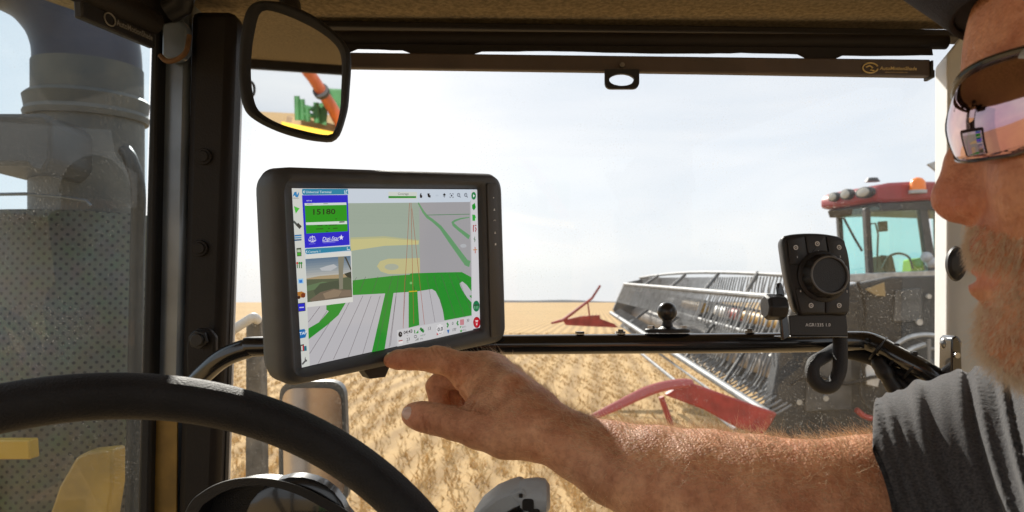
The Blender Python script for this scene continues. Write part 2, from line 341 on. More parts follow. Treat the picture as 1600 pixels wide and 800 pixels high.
# bracket bolted at the head of the left pillar
b = MB(); pl = [P(x, y, .925) for x, y in [(253, 36), (284, 30), (292, 44), (291, 78), (282, 90), (262, 94), (252, 88)]]
b.prism(pl, Vector((0, .018, 0))); b.build('pillar_bracket', M_steel, cab, bevel=.003)
b = MB(); b.tube(spline([P(250, 86, .915), P(260, 95, .915), P(276, 93, .915), P(291, 80, .915), P(296, 55, .918)], 6), .0035, 8); b.build('bracket_edge', mat('rust', (.16, .08, .03), .8, var=.5, vscale=80), cab)
# right pillar
b = MB(); q = [P(1480, 84, .93), P(1508, 50, .93), P(1530, 20, .90), P(1700, 20, .80), P(1700, 900, .80), P(1478, 900, .93)]
b.prism(q, Vector((.02, .06, 0))); b.build('right_pillar', M_white, cab, bevel=.004)
b = MB(); c = P(1490, 412, .90); ax = (RV * .85 - FV * .5).normalized()
rr = [(.000, .014), (.004, .021), (.010, .023), (.016, .021), (.020, .014), (.0205, .008)]
b.loft([[c - FV * t - RV * (t * .35) + RV * (r * .60 * math.cos(a)) + UV * (r * math.sin(a)) for a in np.linspace(0, 2 * math.pi, 28, endpoint=False)] for t, r in rr]); b.build('pillar_knob', M_black, cab)
# rear frame: two pillars, a header and the rear edge of the roof (seen in the mirror)
b = MB(); b.box((0, -1.18, ZC - .012), Vector((1.6, 0, 0)), Vector((0, .06, 0)), Vector((0, 0, .045))); b.build('rear_header', M_trim, cab, bevel=.006)
for sx in (-.77, .77):
    b = MB(); b.box((sx, -1.15, ZC - .75), Vector((.08, 0, 0)), Vector((0, .08, 0)), Vector((0, 0, 1.5))); b.build('rear_pillar', M_trim, cab, bevel=.01)
b = MB(); c = Vector((-.33, -1.12, ZC - .11)); b.tube([c + Vector((.016 * math.cos(a), 0, .028 * math.sin(a))) for a in np.linspace(0, 2 * math.pi, 20)], .005, 8); b.build('rear_pull_ring', M_black, cab)
# glass
def pane(name, pxs, ds, m):
    b = MB(); pts = [P(x, y, d) for (x, y), d in zip(pxs, ds)]; b.add(pts, [tuple(range(len(pts)))]); o = b.build(name, m, cab, smooth=False); return o
pane('windshield', [(374, 60), (1492, 60), (1492, 900), (344, 900)], [.985, .985, .985, .985], M_wind)
pane('door_glass', [(-300, -60), (238, -60), (214, 900), (-300, 900)], [.72, .955, .945, .70], M_door)
# unseen cab floor; rear and side panels added to block ground bounce
b = MB(); b.box((0, -1.17, CAM.z - .95), Vector((1.46, 0, 0)), Vector((0, .04, 0)), Vector((0, 0, 1.0))); b.build('rear_block_panel', M_rubber, cab, bevel=.01)
for sx in (-.80, .80):
    b = MB(); b.box((sx, -.35, CAM.z - .95), Vector((.04, 0, 0)), Vector((0, 1.6, 0)), Vector((0, 0, .7))); b.build('side_block_panel', M_rubber, cab, bevel=.01)
b = MB(); b.box((0, -.12, CAM.z - 1.25), Vector((1.55, 0, 0)), Vector((0, 2.05, 0)), Vector((0, 0, .06))); b.build('cab_floor', M_rubber, cab, bevel=.01)
# door top rail (upper left)
b = MB(); b.prism([P(100, -60, .80), P(236, 52, .925), P(252, 40, .925), P(262, -60, .9)], Vector((.01, .03, 0))); b.build('door_header', M_trim, cab, bevel=.005)
# side shade cassette with its print
sh = thing('side_sun_shade', 'dark rolled sun shade above the dusty door glass, top left corner', 'sun shade', P(200, 5, .85))
A = P(120, -22, .74); B = P(236, 34, .88); dv = (B - A).normalized(); upv = (UV - dv * UV.dot(dv)).normalized(); nv = dv.cross(upv)
b = MB(); b.tube([A, B], .017, 20); b.build('roller_tube', M_trim, sh)
b = MB(); b.box((A + B) / 2 - upv * .022 , dv * (B - A).length, upv * .024, nv * .010); b.build('bottom_bar', M_black, sh, bevel=.002)
sg_ = 1 if nv.dot(CAM - A) > 0 else -1
tp = hitp = A + (B - A) * .42 - upv * .026 + nv * (sg_ * .0056)
M_dimp = mat('faded_print', (.22, .21, .19), .5)
text_obj('print', 'AutoMotionShade', tp, dv, upv, .010, M_dimp, sh, bold=True)
b = MB(); c = A + (B - A) * .33 - upv * .023 + nv * (sg_ * .0058)
b.tube([c + dv * (.010 * math.cos(a)) + upv * (.007 * math.sin(a)) for a in np.linspace(0, 2 * math.pi, 25)], .0009, 6); b.build('emblem', M_dimp, sh)
b = MB(); c = P(262, 18, .91); b.tube([c, P(282, 8, .91), P(290, -25, .90)], .016, 14); b.build('end_bracket', M_black, sh)
# front roller shade: cassette above, bottom bar hanging, ring tab
fs = thing('windshield_sun_shade', 'brown-black roller shade with gold print hanging along the top of the windshield', 'sun shade', P(1000, 90, .96))
b = MB(); b.cyl(P(392, 58, .965), P(1478, 66, .965), .0100, seg=20); b.build('roller_tube', M_trim, fs)
b = MB(); n = 60
top = []
for i in range(n + 1):
    t = i / n; x = 400 + 1058 * t
    gap = 0
    if 548 < x < 640: gap = 2.5
    if 750 < x < 1255: gap = 6.5
    if x > 1315: gap = 6
    top.append((x, 77.5 + 14 * t + gap - (2.5 if gap == 0 else 0)))
# cloth between roller and bar, pulled short where daylight shows
cloth = [P(x, y, .965) for x, y in [(400, 66), (1450, 74)]]
fb = MB(); low = []
for x, y in top:
    t = (x - 400) / 1058; has = (548 < x < 640) or (750 < x < 1255) or x > 1315
    low.append((x, 76.0 + 11 * t + (1.0 * math.sin(x * .02)) if has else 82 + 14 * t))
fb.prism([P(400, 62, .962), P(1455, 66, .962)] + [P(x, y + RNG.normal(0, .25), .962) for x, y in reversed(low)], Vector((0, .0015, 0))); fb.build('shade_cloth', M_trim, fs, smooth=False)
bar = [(400, 80), (1456, 91.5), (1456, 119.5), (1458, 119.5), (1100, 113), (545, 105), (400, 102)]
b = MB(); b.prism([P(x, y, .95) for x, y in [(400, 79.5), (1454, 92.5), (1455, 119), (1100, 113), (545, 105), (400, 103)]], Vector((0, .012, 0))); b.build('bottom_bar', mat('bronze_trim', (.075, .052, .04), .5, bump=.2, bscale=500, var=.25, vscale=14), fs, bevel=.002)
b = MB(); b.prism([P(x, y, .947) for x, y in [(1455, 94), (1459, 94), (1459, 109), (1461, 109), (1461, 121), (1455, 121)]], Vector((0, .018, 0))); b.build('end_cap', M_black, fs, bevel=.001)
hx = MB(); o_ = roundpoly([(945, 108), (999, 108), (999, 138.5), (945, 138.5)], [2, 2, 11, 11], 8)
ci = [Vector((971.5 + 19.5 * math.cos(a), 124.5 + 9.5 * math.sin(a))) for a in np.linspace(math.pi * 1.25, math.pi * 3.25, len(o_), endpoint=False)]
R0 = [P(p.x, p.y, .943) for p in o_]; R1 = [P(p.x, p.y, .943) for p in ci]; dz = Vector((0, .005, 0))
hx.loft([[p + dz for p in R1], R1, R0, [p + dz for p in R0], [p + dz for p in R1]], False, False); hx.build('pull_tab', M_black, fs)
b = MB(); c = P(972, 102, .949); b.cyl(c - FV * .003, c, .0035, seg=12); b.build('rivet', M_chrome, fs)
axs = (P(1400, 111, .9) - P(1300, 110, .9)).normalized(); bo = P(1374, 109.5, .9495) - FV * .0006
text_obj('print', 'AutoMotionShade', bo, axs, UV, .0070, M_gold, fs, bold=True, shear=.2)
text_obj('print', 'www.automotionshade.com', P(1382, 113.8, .9495) - FV * .0006, axs, UV, .0028, M_gold, fs)
b = MB(); c = P(1360, 106, .9488)
b.tube([c + RV * (.0105 * math.cos(a) ) + UV * (.0068 * math.sin(a)) for a in np.linspace(.3, 2 * math.pi - .2, 25)], .0010, 6)
b.tube([c + RV * x + UV * y for x, y in ((-.006, .001), (-.001, .003), (.003, .0), (.0, -.003), (.005, -.004))], .0012, 6)
b.build('emblem', M_gold, fs)
# ================================================================== MONITOR (local frame from the four screen corners)
def homog(src, dst):
    A = []
    for (x, y), (u, v) in zip(src, dst): A.append([x, y, 1, 0, 0, 0, -u * x, -u * y, -u]); A.append([0, 0, 0, x, y, 1, -v * x, -v * y, -v])
    return np.linalg.svd(np.array(A))[2][-1].reshape(3, 3)
q = [((x - 800) / F, (y - 400) / F) for x, y in [(455, 294), (745, 296), (749.6, 511.7), (470.8, 574)]]
H = homog([(0, 0), (1, 0), (1, 1), (0, 1)], q)
if H[2, 2] < 0: H = -H
sc = .25 / np.linalg.norm(H[:, 0]); H = H * sc
c2w = lambda v: RV * v[0] - UV * v[1] + FV * v[2]
MO = CAM + c2w(H[:, 2]); MU = c2w(H[:, 0]).normalized(); MV = -c2w(H[:, 1]); MV = (MV - MU * MV.dot(MU)).normalized(); MN = MU.cross(MV).normalized()
if MN.dot(CAM - MO) < 0: MN = -MN
def hit(px, py, off=0.0):
    """point where the sight line through (px,py) meets the screen plane moved out by off"""
    o = MO + MN * off; r = ray(px, py); return CAM + r * ((o - CAM).dot(MN) / r.dot(MN))
def loc2(px, py, off=0.0): p = hit(px, py, off) - MO; return Vector((p.dot(MU), p.dot(MV)))
def W(p2, off): return MO + MU * p2.x + MV * p2.y + MN * off
mon = thing('monitor', 'large black touch screen display showing a green field map, mounted on the bar', 'monitor', W(Vector((.125, -.19)), 0))
outer = [loc2(*p, .006) for p in [(426, 260), (784, 272), (791, 534), (441, 609)]]
inner = [loc2(*p, .0095) for p in [(446, 285), (754, 289), (758.5, 518), (463, 588)]]
scr = [loc2(*p) for p in [(455, 294), (745, 296), (749.6, 511.7), (470.8, 574)]]
def inset(ps, k):
    c = sum(ps, Vector((0, 0))) / len(ps); out = []
    for p in ps: out.append(Vector((p.x + (k if p.x < c.x else -k), p.y + (k if p.y < c.y else -k))))
    return out
def ring(ps, r, off): return [W(p, off) for p in roundpoly(ps, r, 8)]
b = MB()
b.loft([ring(inset(outer, .045), .012, -.046), ring(inset(outer, .022), .016, -.036), ring(inset(outer, .004), .020, -.030), ring(inset(outer, .0005), .021, -.020), ring(outer, .021, .000), ring(inset(outer, .003), .020, .007), ring(inset(outer, .008), .018, .010),
        ring(inset(inner, -.002), .007, .0095), ring(inset(inner, .0005), .006, .0075), ring(inset(inner, .003), .004, .0035), ring(inset(scr, -.0005), .0015, .0005)], True, False)
b.build('housing', M_bezel, mon, ang=60)
# right-hand key strip
ks = [loc2(*p, .0112) for p in [(761, 286), (777, 288), (783.5, 524), (767, 528)]]
b = MB(); b.loft([ring(ks, .004, .0085), ring(ks, .004, .0112), ring(inset(ks, .0008), .0035, .0118)], False, True); b.build('key_strip', mat('key_strip', (.05, .047, .045), .5, bump=.2, bscale=900), mon)
for i, (x, y) in enumerate([(771.3, 309), (772.4, 327.5), (773, 345.5), (773.6, 363.5), (774.2, 381.6)]):
    b = MB(); c = hit(x, y, .0121); s_ = .0013 if i else .0008
    if i == 4: b.prism([c + MU * (s_ * i_) + MV * (s_ * j_) for i_, j_ in ((-1, -1), (1, -1), (1, 1), (-1, 1))], MN * .0001)
    elif i == 2: b.tube([c + MU * (.0018 * math.cos(a)) + MV * (.0014 * math.sin(a)) for a in np.linspace(0, math.pi, 8)], .0004, 5)
    elif i in (1, 3): b.prism([c + MU * (s_ * i_) + MV * (s_ * j_) for i_, j_ in ((-1.2, -1), (1.2, -1), (.5, .4), (0, 1.4), (-.5, .4))], MN * .0001)
    else: b.prism([c + MU * (s_ * math.cos(a)) + MV * (s_ * math.sin(a)) for a in np.linspace(0, 6.28, 9)[:-1]], MN * .0001)
    b.build('key_symbol', M_print, mon, smooth=False)
# the display: one sheet with the interface drawn on it in thin layers
class Draw:
    def __init__(s): s.v = []; s.f = []; s.c = []; s.k = 0
    def poly(s, pts, col, tri=False):
        s.k += 1; off = .0008 + s.k * .000006
        n = len(s.v); s.v += [W(loc2(x, y), off) for x, y in pts]; s.f.append(tuple(range(n, n + len(pts)))); s.c.append(srgb(*col)); return s
    def line(s, pts, wd, col):
        s.k += 1; off = .0008 + s.k * .000006; L = [loc2(x, y) for x, y in pts]; wd = wd if hasattr(wd, '__len__') else [wd] * len(L)
        n = len(s.v)
        for i, p in enumerate(L):
            d = (L[min(i + 1, len(L) - 1)] - L[max(i - 1, 0)]).normalized(); nn = Vector((-d.y, d.x)) * wd[i] * .00042
            s.v += [W(p + nn, off), W(p - nn, off)]
        for i in range(len(L) - 1): s.f.append((n + 2 * i, n + 2 * i + 1, n + 2 * i + 3, n + 2 * i + 2)); s.c.append(srgb(*col))
        return s
    def ell(s, x, y, rx, ry, col, n=20): return s.poly([(x + rx * math.cos(2 * math.pi * i / n), y + ry * math.sin(2 * math.pi * i / n)) for i in range(n)], col)
    def rect(s, x, y, w_, h, col): return s.poly([(x, y), (x + w_, y), (x + w_, y + h), (x, y + h)], col)
    def ring(s, x, y, rx, ry, wd, col): return s.line([(x + rx * math.cos(a), y + ry * math.sin(a)) for a in np.linspace(0, 2 * math.pi, 24)], wd, col)
    def text(s, t, x, y, h, col, bold=False, shear=0, sx=1.12):
        s.k += 1; off = .0008 + s.k * .000006; o = loc2(x, y); o2 = loc2(x, y - h); sz = (o2 - o).length / .7
        vs, fs = text_geo(t, sz, bold, shear); n = len(s.v); s.v += [W(o + Vector((v[0] * sx, v[1])), off) for v in vs]
        for f in fs: s.f.append(tuple(i + n for i in f)); s.c.append(srgb(*col))
        return s
D = Draw()
z4 = lambda *p: [(390 + x / 2.105, 240 + y / 2.105) for x, y in p]
z5 = lambda *p: [(440 + x / 4, 280 + y / 4) for x, y in p]
z6 = lambda *p: [(440 + x / 5, 460 + y / 5) for x, y in p]
z7 = lambda *p: [(600 + x / 5.717, 280 + y / 5.717) for x, y in p]
z8 = lambda *p: [(600 + x / 5.717, 420 + y / 5.717) for x, y in p]
D.poly([(455, 294), (745, 296), (749.6, 511.7), (470.8, 574)], (192, 190, 194))
D.poly(z5((122, 62), (412, 60)) + [(744, 296)] + z7((760, 205)) + z5((412, 150), (440, 766)) + z5((150, 800)), (206, 216, 228))
D.poly([(543, 317.5), (654, 316.5), (655.5, 428), (550, 438)], (160, 174, 160))
D.poly([(654, 316.5), (733.5, 315.5), (735.5, 434), (720, 425), (655.5, 428)], (166, 164, 167))
for i in range(14): D.line([(544, 321 + i * 2.2), (655, 320 + i * 2.2)], .25, (150, 166, 152))
D.poly([(547, 371), (600, 369), (654, 375), (653, 382), (600, 384), (547, 392)], (202, 196, 140))
D.poly([(547, 371), (600, 369), (654, 375), (653, 376.5), (600, 372), (547, 374)], (182, 184, 142))
D.poly([(588, 416), (593, 408), (606, 404), (625, 404), (655, 403), (655.5, 426), (625, 428), (606, 428), (594, 424)], (196, 190, 140)); D.ell(611, 417, 11, 5, (172, 178, 160))
G = (44, 146, 48)
band = [(550, 438), (575, 435), (611, 431), (639, 429), (641, 427), (687, 425.6), (720.7, 425), (735.5, 433), (736, 492.6), (693.6, 500.5), (691, 484.7), (685.7, 467), (679.6, 455), (674, 451.5), (651.6, 455), (614, 457.6), (550, 461)]
D.poly(band, G)
D.poly([(601, 458), (614, 457.4), (600, 546), (580, 550)], G)
D.poly(z8((215, 200), (293, 200), (310, 502), (215, 526)), G)
D.poly(z6((345, 85), (500, 58), (440, 160), (350, 240), (205, 350), (205, 265), (290, 215), (365, 130), (345, 120)), G)
D.poly(z8((670, 130), (695, 112), (735, 145), (775, 200), (777, 300), (740, 260), (700, 200), (680, 160)), (190, 188, 192)); D.poly(z8((755, 240), (777, 235), (777, 262)), G)
RD = (104, 158, 110)
D.line(z7((300, 210), (345, 290), (380, 335), (430, 370), (500, 430), (580, 540), (660, 650), (730, 745), (762, 757)), [2, 3.5, 4, 4, 5, 7, 8, 9, 9], RD)
D.line(z7((758, 340), (680, 352), (625, 372), (606, 388), (615, 405), (660, 445), (757, 520)), [1.2, 2, 3, 4.5, 4.5, 4.5, 6], RD)
D.line(z7((380, 320), (760, 312)), 1, (100, 140, 105)); D.ell(723, 384, 5, 3, (184, 186, 190))
DK = (92, 80, 84)
for a_, b_ in [((295, 95), (205, 215)), ((350, 130), (290, 215)), ((370, 220), (215, 460)), ((525, 60), (280, 540)), ((630, 10), (400, 505)), ((695, 10), (515, 490)), ((765, 10), (628, 465)), ((825, 50), (735, 445)), ((890, 10), (845, 400))]: D.line(z6(a_, b_), .5, DK)
for a_, b_ in [((-250, 75), (-330, 200)), ((-170, 70), (-225, 210)), ((-60, 68), (-110, 215)), ((70, 60), (0, 330)), ((125, 60), (40, 700)), ((190, 50), (165, 530)), ((375, 55), (450, 475)), ((440, 60), (530, 400)), ((505, 50), (635, 440)), ((570, 40), (715, 430)), ((640, 40), (770, 370))]: D.line(z8(a_, b_), .5, DK)
RL = (170, 88, 60)
D.line(z7((222, 210), (190, 800)) + z8((178, 130), (165, 530)), .7, RL); D.line(z7((235, 210), (248, 800)) + z8((260, 490)), .7, RL); D.line(z7((243, 260), (300, 800)) + z8((355, 495)), .7, RL)
D.line(z8((215, 203), (290, 198)), 1.4, (210, 180, 40)); D.ell(641, 442, 2, 2, (120, 190, 110)); D.line(z8((262, 155), (264, 200)), .8, (30, 90, 30))
# left icon column
D.poly([(455, 294)] + z5((122, 62), (140, 430)) + z6((195, 100), (215, 556)) + [(470.8, 574)], (212, 214, 208))
D.poly(z5((64, 110), (75, 80), (88, 78), (92, 98), (104, 78), (104, 95), (98, 112), (84, 112), (78, 100)), (30, 130, 190)); D.text('TOPCON', *z5((64, 122))[0], 1.6, (30, 50, 70), True)
D.poly(z5((72, 168), (108, 182), (84, 215)), (70, 190, 60))
D.line(z5((70, 262), (92, 285)), 2.4, (70, 80, 80)); D.line(z5((92, 280), (115, 303)), 4, (50, 55, 55))
for i in range(3): D.poly(z5((76, 348 + 14 * i), (120, 345 + 14 * i), (120, 354 + 14 * i), (77, 358 + 14 * i)), ((40, 120, 180), (90, 150, 190), (40, 90, 130))[i])
D.poly(z5((88, 430), (118, 428), (120, 480), (92, 482)), (70, 80, 70)); D.poly(z5((92, 440), (114, 438), (115, 455), (93, 456)), (180, 200, 170)); D.poly(z5((92, 460), (114, 458), (115, 476), (93, 476)), (60, 170, 40))
for i in range(3): D.line(z5((92 + 13 * i, 518), (94 + 13 * i, 556)), 1.2, (60, 110, 60)); D.ell(*z5((93 + 13 * i, 524))[0], 1.6, 2, (40, 140, 60) if i else (190, 60, 50))
D.poly(z5((98, 622), (130, 620), (132, 650), (100, 652)), (150, 200, 235)); D.poly(z5((104, 630), (124, 628), (125, 646), (106, 647)), (40, 120, 210))
D.poly(z5((94, 705), (120, 700), (145, 712), (142, 735), (120, 740), (98, 735)), (180, 120, 50)); D.ell(*z5((130, 725))[0], 3.4, 3.8, (120, 50, 25)); D.ell(*z5((103, 738))[0], 2.4, 2.6, (60, 30, 20))
D.poly(z6((118, 68), (178, 62), (182, 128), (126, 135)), (60, 70, 80)); D.poly(z6((122, 74), (172, 68), (176, 124), (128, 130)), (20, 30, 200)); D.line(z6((132, 102), (168, 99)), 1.2, (200, 200, 240))
D.poly(z6((133, 275), (172, 268), (190, 300), (180, 335), (138, 343)), (20, 110, 180)); D.text('TAP', *z6((134, 317))[0], 4.4, (235, 245, 250), True)
D.poly(z6((140, 392), (168, 386), (172, 440), (145, 443)), (80, 90, 80)); D.poly(z6((165, 404), (188, 400), (190, 438), (168, 441)), (30, 110, 130)); D.poly(z6((155, 398), (168, 395), (170, 438), (158, 440)), (180, 50, 60)); D.poly(z6((147, 402), (156, 400), (158, 436), (149, 437)), (225, 230, 220))
D.line(z6((155, 545), (178, 518), (192, 515)), 2.2, (90, 90, 90)); D.line(z6((180, 490), (176, 505), (190, 515)), 1.2, (90, 90, 90))
# terminal window
T = (22, 132, 168)
D.poly(z5((122, 64), (130, 60), (408, 60), (412, 94), (132, 98), (124, 90)), T); D.text('Universal Terminal', *z5((146, 87))[0], 3.9, (225, 240, 245)); D.line(z5((138, 72), (131, 79), (138, 86)), 1, (225, 240, 245))
D.line(z5((388, 70), (388, 88), (404, 87)), .8, (225, 240, 245)); D.line(z5((394, 82), (405, 69), (396, 69)), .8, (225, 240, 245))
D.poly(z5((122, 100), (408, 98), (420, 410), (140, 430)), (22, 22, 205)); D.text('NDV 02', *z5((150, 138))[0], 1.8, (220, 220, 240), True)
D.poly(z5((138, 150), (400, 145), (408, 325), (148, 340)), (16, 152, 20)); D.poly(z5((138, 150), (398, 145), (400, 160), (140, 165)), (215, 225, 220)); D.poly(z5((146, 270), (402, 261), (404, 280), (148, 286)), (215, 225, 220))
D.text('15180', *z5((181, 221))[0], 8.4, (6, 50, 10), True, sx=1.5)
D.line(z5((355, 268), (388, 266)), 1.4, (90, 90, 90)); D.line(z5((150, 156), (190, 155)), .6, (120, 130, 120)); D.line(z5((255, 153), (285, 152)), .6, (120, 130, 120))
for a_, b_ in [((218, 290), (250, 289)), ((268, 288), (278, 288)), ((290, 287), (340, 285)), ((210, 311), (255, 309)), ((285, 308), (296, 307)), ((315, 307), (345, 305)), ((272, 328), (286, 327)), ((330, 248), (340, 247))]: D.line(z5(a_, b_), .8, (10, 70, 15))
for sgn in (-1, 1):
    cx_, cy_ = 186 + sgn * 15, 382; D.line(z5((cx_ - 8, cy_), (cx_, cy_ - 22), (cx_ + 8, cy_)), .6, (225, 225, 245)); D.poly(z5((cx_ - 9, cy_), (cx_ + 9, cy_ - 1), (cx_ + 4, cy_ + 6), (cx_ - 4, cy_ + 6)), (225, 225, 245))
D.line(z5((186, 352), (186, 390)), .8, (225, 225, 245)); D.line(z5((170, 361), (202, 359)), .8, (225, 225, 245)); D.line(z5((176, 391), (198, 390)), 1, (225, 225, 245))
D.text('Digi-Star', *z5((247, 385))[0], 6, (240, 240, 250), False, .25, 1.04)
sx_, sy_ = z5((367, 364))[0]; D.poly([(sx_ + (4 if i % 2 == 0 else 1.6) * math.sin(i * math.pi / 5), sy_ - (4.6 if i % 2 == 0 else 1.9) * math.cos(i * math.pi / 5)) for i in range(10)], (240, 240, 250)); D.line(z5((250, 391), (350, 382)), .6, (225, 225, 245))
D.line(z5((165, 405), (205, 402)), .6, (120, 120, 230)); D.line(z5((255, 398), (330, 393)), .6, (120, 120, 230))
# camera window
D.poly(z5((140, 440), (150, 434), (422, 418), (427, 444), (156, 468), (144, 462)), T); D.text('Camera 1', *z5((160, 461))[0], 3.6, (225, 240, 245)); D.line(z5((153, 446), (148, 452), (154, 458)), .9, (225, 240, 245)); D.line(z5((404, 424), (404, 440), (420, 438)), .8, (225, 240, 245))
D.poly(z5((144, 472), (430, 450), (440, 766), (150, 800)), (222, 222, 216))
vx = lambda u, v: z5((143 + (425 - 143) * u + 12 * v * (1 - u) + 10 * v * u, 498 + (768 - 498) * v + (478 - 498 + (735 - 768 + 20) * v) * u))[0]
for i in range(9):
    t0, t1 = i / 18, (i + 1) / 18; c = [int(a + (b_ - a) * i / 8) for a, b_ in zip((96, 122, 146), (196, 192, 182))]; D.poly([vx(0, t0), vx(1, t0), vx(1, t1), vx(0, t1)], c)
D.poly([vx(.3, .24), vx(.45, .20), vx(.62, .17), vx(.7, .24), vx(.55, .32), vx(.35, .3)], (186, 190, 194))
D.poly([vx(0, .45), vx(.3, .42), vx(1, .43), vx(1, .52), vx(0, .52)], (170, 150, 116))
D.poly([vx(0, .47), vx(.7, .52), vx(1, .5), vx(1, 1), vx(0, 1)], (84, 96, 74)); D.poly([vx(0, .62), vx(.35, .56), vx(.6, .6), vx(.2, .72), vx(0, .75)], (96, 122, 88))
D.poly([vx(.3, .6), vx(.75, .56), vx(.7, .78), vx(.2, .9), vx(.15, .75)], (70, 82, 66)); D.poly([vx(.05, .95), vx(.3, .8), vx(.6, .75), vx(.95, .82), vx(1, 1), vx(.1, 1)], (112, 100, 86)); D.poly([vx(.35, .84), vx(.6, .77), vx(.78, .82), vx(.7, .95), vx(.4, .97)], (142, 124, 104)); D.poly([vx(.78, .82), vx(.98, .82), vx(1, .97), vx(.72, .95)], (128, 112, 96))
D.poly([vx(.72, 0), vx(.86, 0), vx(.82, .35), vx(.8, .78), vx(.72, .79), vx(.72, .4)], (132, 130, 114)); D.poly([vx(.86, .02), vx(.9, .02), vx(1, .3), vx(1, .38)], (62, 66, 60)); D.poly([vx(.84, .42), vx(1, .38), vx(1, .55), vx(.9, .5)], (54, 60, 52))
# top bar
D.poly(z7((30, 112), (285, 115), (285, 178), (30, 175)), (212, 216, 208)); D.text('Coverage', *z7((114, 140))[0], 3.6, (50, 60, 50)); D.poly(z7((30, 150), (277, 151), (277, 168), (30, 169)), (24, 140, 36))
def ic(x, y): return z7((x, y))[0]
x, y = ic(321, 146); D.poly([(x - 2, y), (x - .6, y - 4), (x + .4, y - 4), (x + .6, y - 1), (x + 2.2, y + .4), (x + 1.4, y + 3.6), (x - 1.4, y + 3.6)], (25, 25, 30))
x, y = ic(392, 146); D.poly([(x - 2.6, y - 3.2), (x + 1, y - 3.4), (x + .4, y + 3), (x - 1.6, y + 2)], (20, 20, 24)); D.poly([(x + .8, y - 1), (x + 2.6, y - .4), (x + 2.4, y + 3.2), (x + .4, y + 3)], (40, 40, 44))
x, y = ic(463, 145); D.ell(x, y, 2.5, 1.5, (196, 206, 218))
x, y = ic(529, 144); D.poly([(x, y - 3.6), (x + 2.4, y - .6), (x, y + 1), (x - 2.4, y - .6)], (20, 20, 24)); D.poly([(x - 2.2, y + .8), (x, y + 2), (x + 2.2, y + .8), (x, y + 3.4)], (40, 40, 44))
x, y = ic(594, 146)
for i, j in ((-1, -1), (1, -1), (1, 1), (-1, 1)): D.line([(x + 2.6 * i, y + 1.4 * j), (x + 2.6 * i, y + 3 * j), (x + 1.2 * i, y + 3 * j)], .9, (40, 40, 50))
D.ell(x, y, 1.2, 1.5, (40, 40, 50))
for xx in (656, 720): x, y = ic(xx, 140); D.ring(x, y, 2, 2.4, .9, (70, 76, 90)); D.line([(x + 1.4, y + 1.8), (x + 3, y + 4)], 1.2, (70, 76, 90)); D.line([(x - 1, y), (x + 1, y)], .7, (70, 76, 90))
# right icon column
D.poly(z7((765, 96), (828, 98)) + [(749.6, 511.7)] + z8((786, 530), (776, 420), (775, 0)), (214, 212, 216))
x, y = ic(791, 148); D.ell(x, y, 3.6, 6.0, (30, 130, 70)); D.poly([(x - 1, y - 2.6), (x + 2.2, y), (x - 1, y + 2.6)], (235, 240, 238))
D.poly(z7((776, 230), (800, 212), (810, 250), (795, 278), (778, 262)), (30, 150, 40)); D.poly(z7((778, 315), (802, 318), (812, 345), (804, 372), (780, 370)), (50, 170, 60)); D.poly(z7((803, 345), (815, 345), (812, 372), (803, 372)), (200, 235, 200))
D.line(z7((784, 415), (796, 416), (788, 425), (788, 468)), 1.8, (170, 30, 40)); D.line(z7((803, 412), (814, 412)), 1.6, (170, 30, 40)); D.line(z7((803, 430), (814, 445), (804, 468)), 1.8, (170, 30, 40))
D.line(z7((800, 512), (800, 560)), 1.2, (90, 110, 90)); D.line(z7((790, 530), (808, 545)), 1, (90, 130, 90)); D.line(z7((803, 605), (805, 660)), 1.4, (190, 60, 40)); D.line(z7((785, 630), (822, 628)), 1.2, (200, 140, 60))
x, y = z8((814, 332))[0]; D.ell(x, y, 5.2, 8.6, (24, 120, 74)); 
for i in (-1, 0, 1): D.line([(x + i * 2.4, y - 3), (x + i * 2.4, y + 4.5)], .9, (150, 200, 160))
D.line([(x - 4, y - 1.5), (x + 4, y - 1.8)], 1.8, (40, 60, 50))
x, y = z8((818, 477))[0]; D.ell(x, y, 5.6, 8.8, (190, 20, 40)); D.ring(x, y, 5, 8, .6, (120, 10, 30)); D.poly([(x - 2.4, y - 3.4), (x + 2.4, y - 3.6), (x + 1.2, y), (x + .8, y + 4.5), (x - .8, y + 4.5), (x - 1.2, y)], (235, 205, 205)); D.ell(x, y + .4, 1, 1.3, (190, 20, 40))
# status bar
D.poly(z8((105, 546), (782, 420), (786, 549), (108, 692)), (208, 207, 209))
x, y = z8((135, 583))[0]; D.ell(x, y, 3.1, 4.3, (24, 26, 30)); D.line([(x, y - 2.4), (x, y), (x + 1.6, y)], .6, (200, 200, 205))
TX = (30, 32, 36)
D.text('04:43', *z8((164, 583))[0], 5.2, TX, True); D.text('am', *z8((192, 597))[0], 1.7, (80, 80, 84)); D.text('23', *z8((190, 643))[0], 4.6, TX); D.text('May', *z8((190, 658))[0], 1.7, (80, 80, 84))
D.poly(z8((118, 640), (155, 632), (158, 662), (120, 670)), (232, 230, 230)); D.poly(z8((118, 640), (155, 632), (155, 640), (119, 648)), (170, 40, 40))
D.poly(z8((272, 575), (295, 545), (297, 572)), (60, 160, 60)); D.line(z8((262, 545), (264, 575)), 1.6, (60, 130, 60)); D.line(z8((312, 528), (345, 562)), 3.4, (30, 130, 50)); D.line(z8((318, 555), (340, 535)), 1.8, (30, 110, 50))
D.ring(*z8((270, 603))[0], 2, 2, .8, (90, 90, 94)); D.poly(z8((262, 642), (297, 612), (298, 635)), (150, 152, 150)); D.text('13', *z8((376, 548))[0], 5, TX)
D.text('0.97', *z8((328, 600))[0], 2.6, (60, 60, 60)); D.poly(z8((315, 600), (320, 585), (325, 598)), (70, 160, 70)); D.text('99%', *z8((312, 632))[0], 2.2, (60, 60, 60))
x, y = z8((489, 540))[0]; D.ell(x, y, 5.8, 9.5, (226, 224, 226)); 
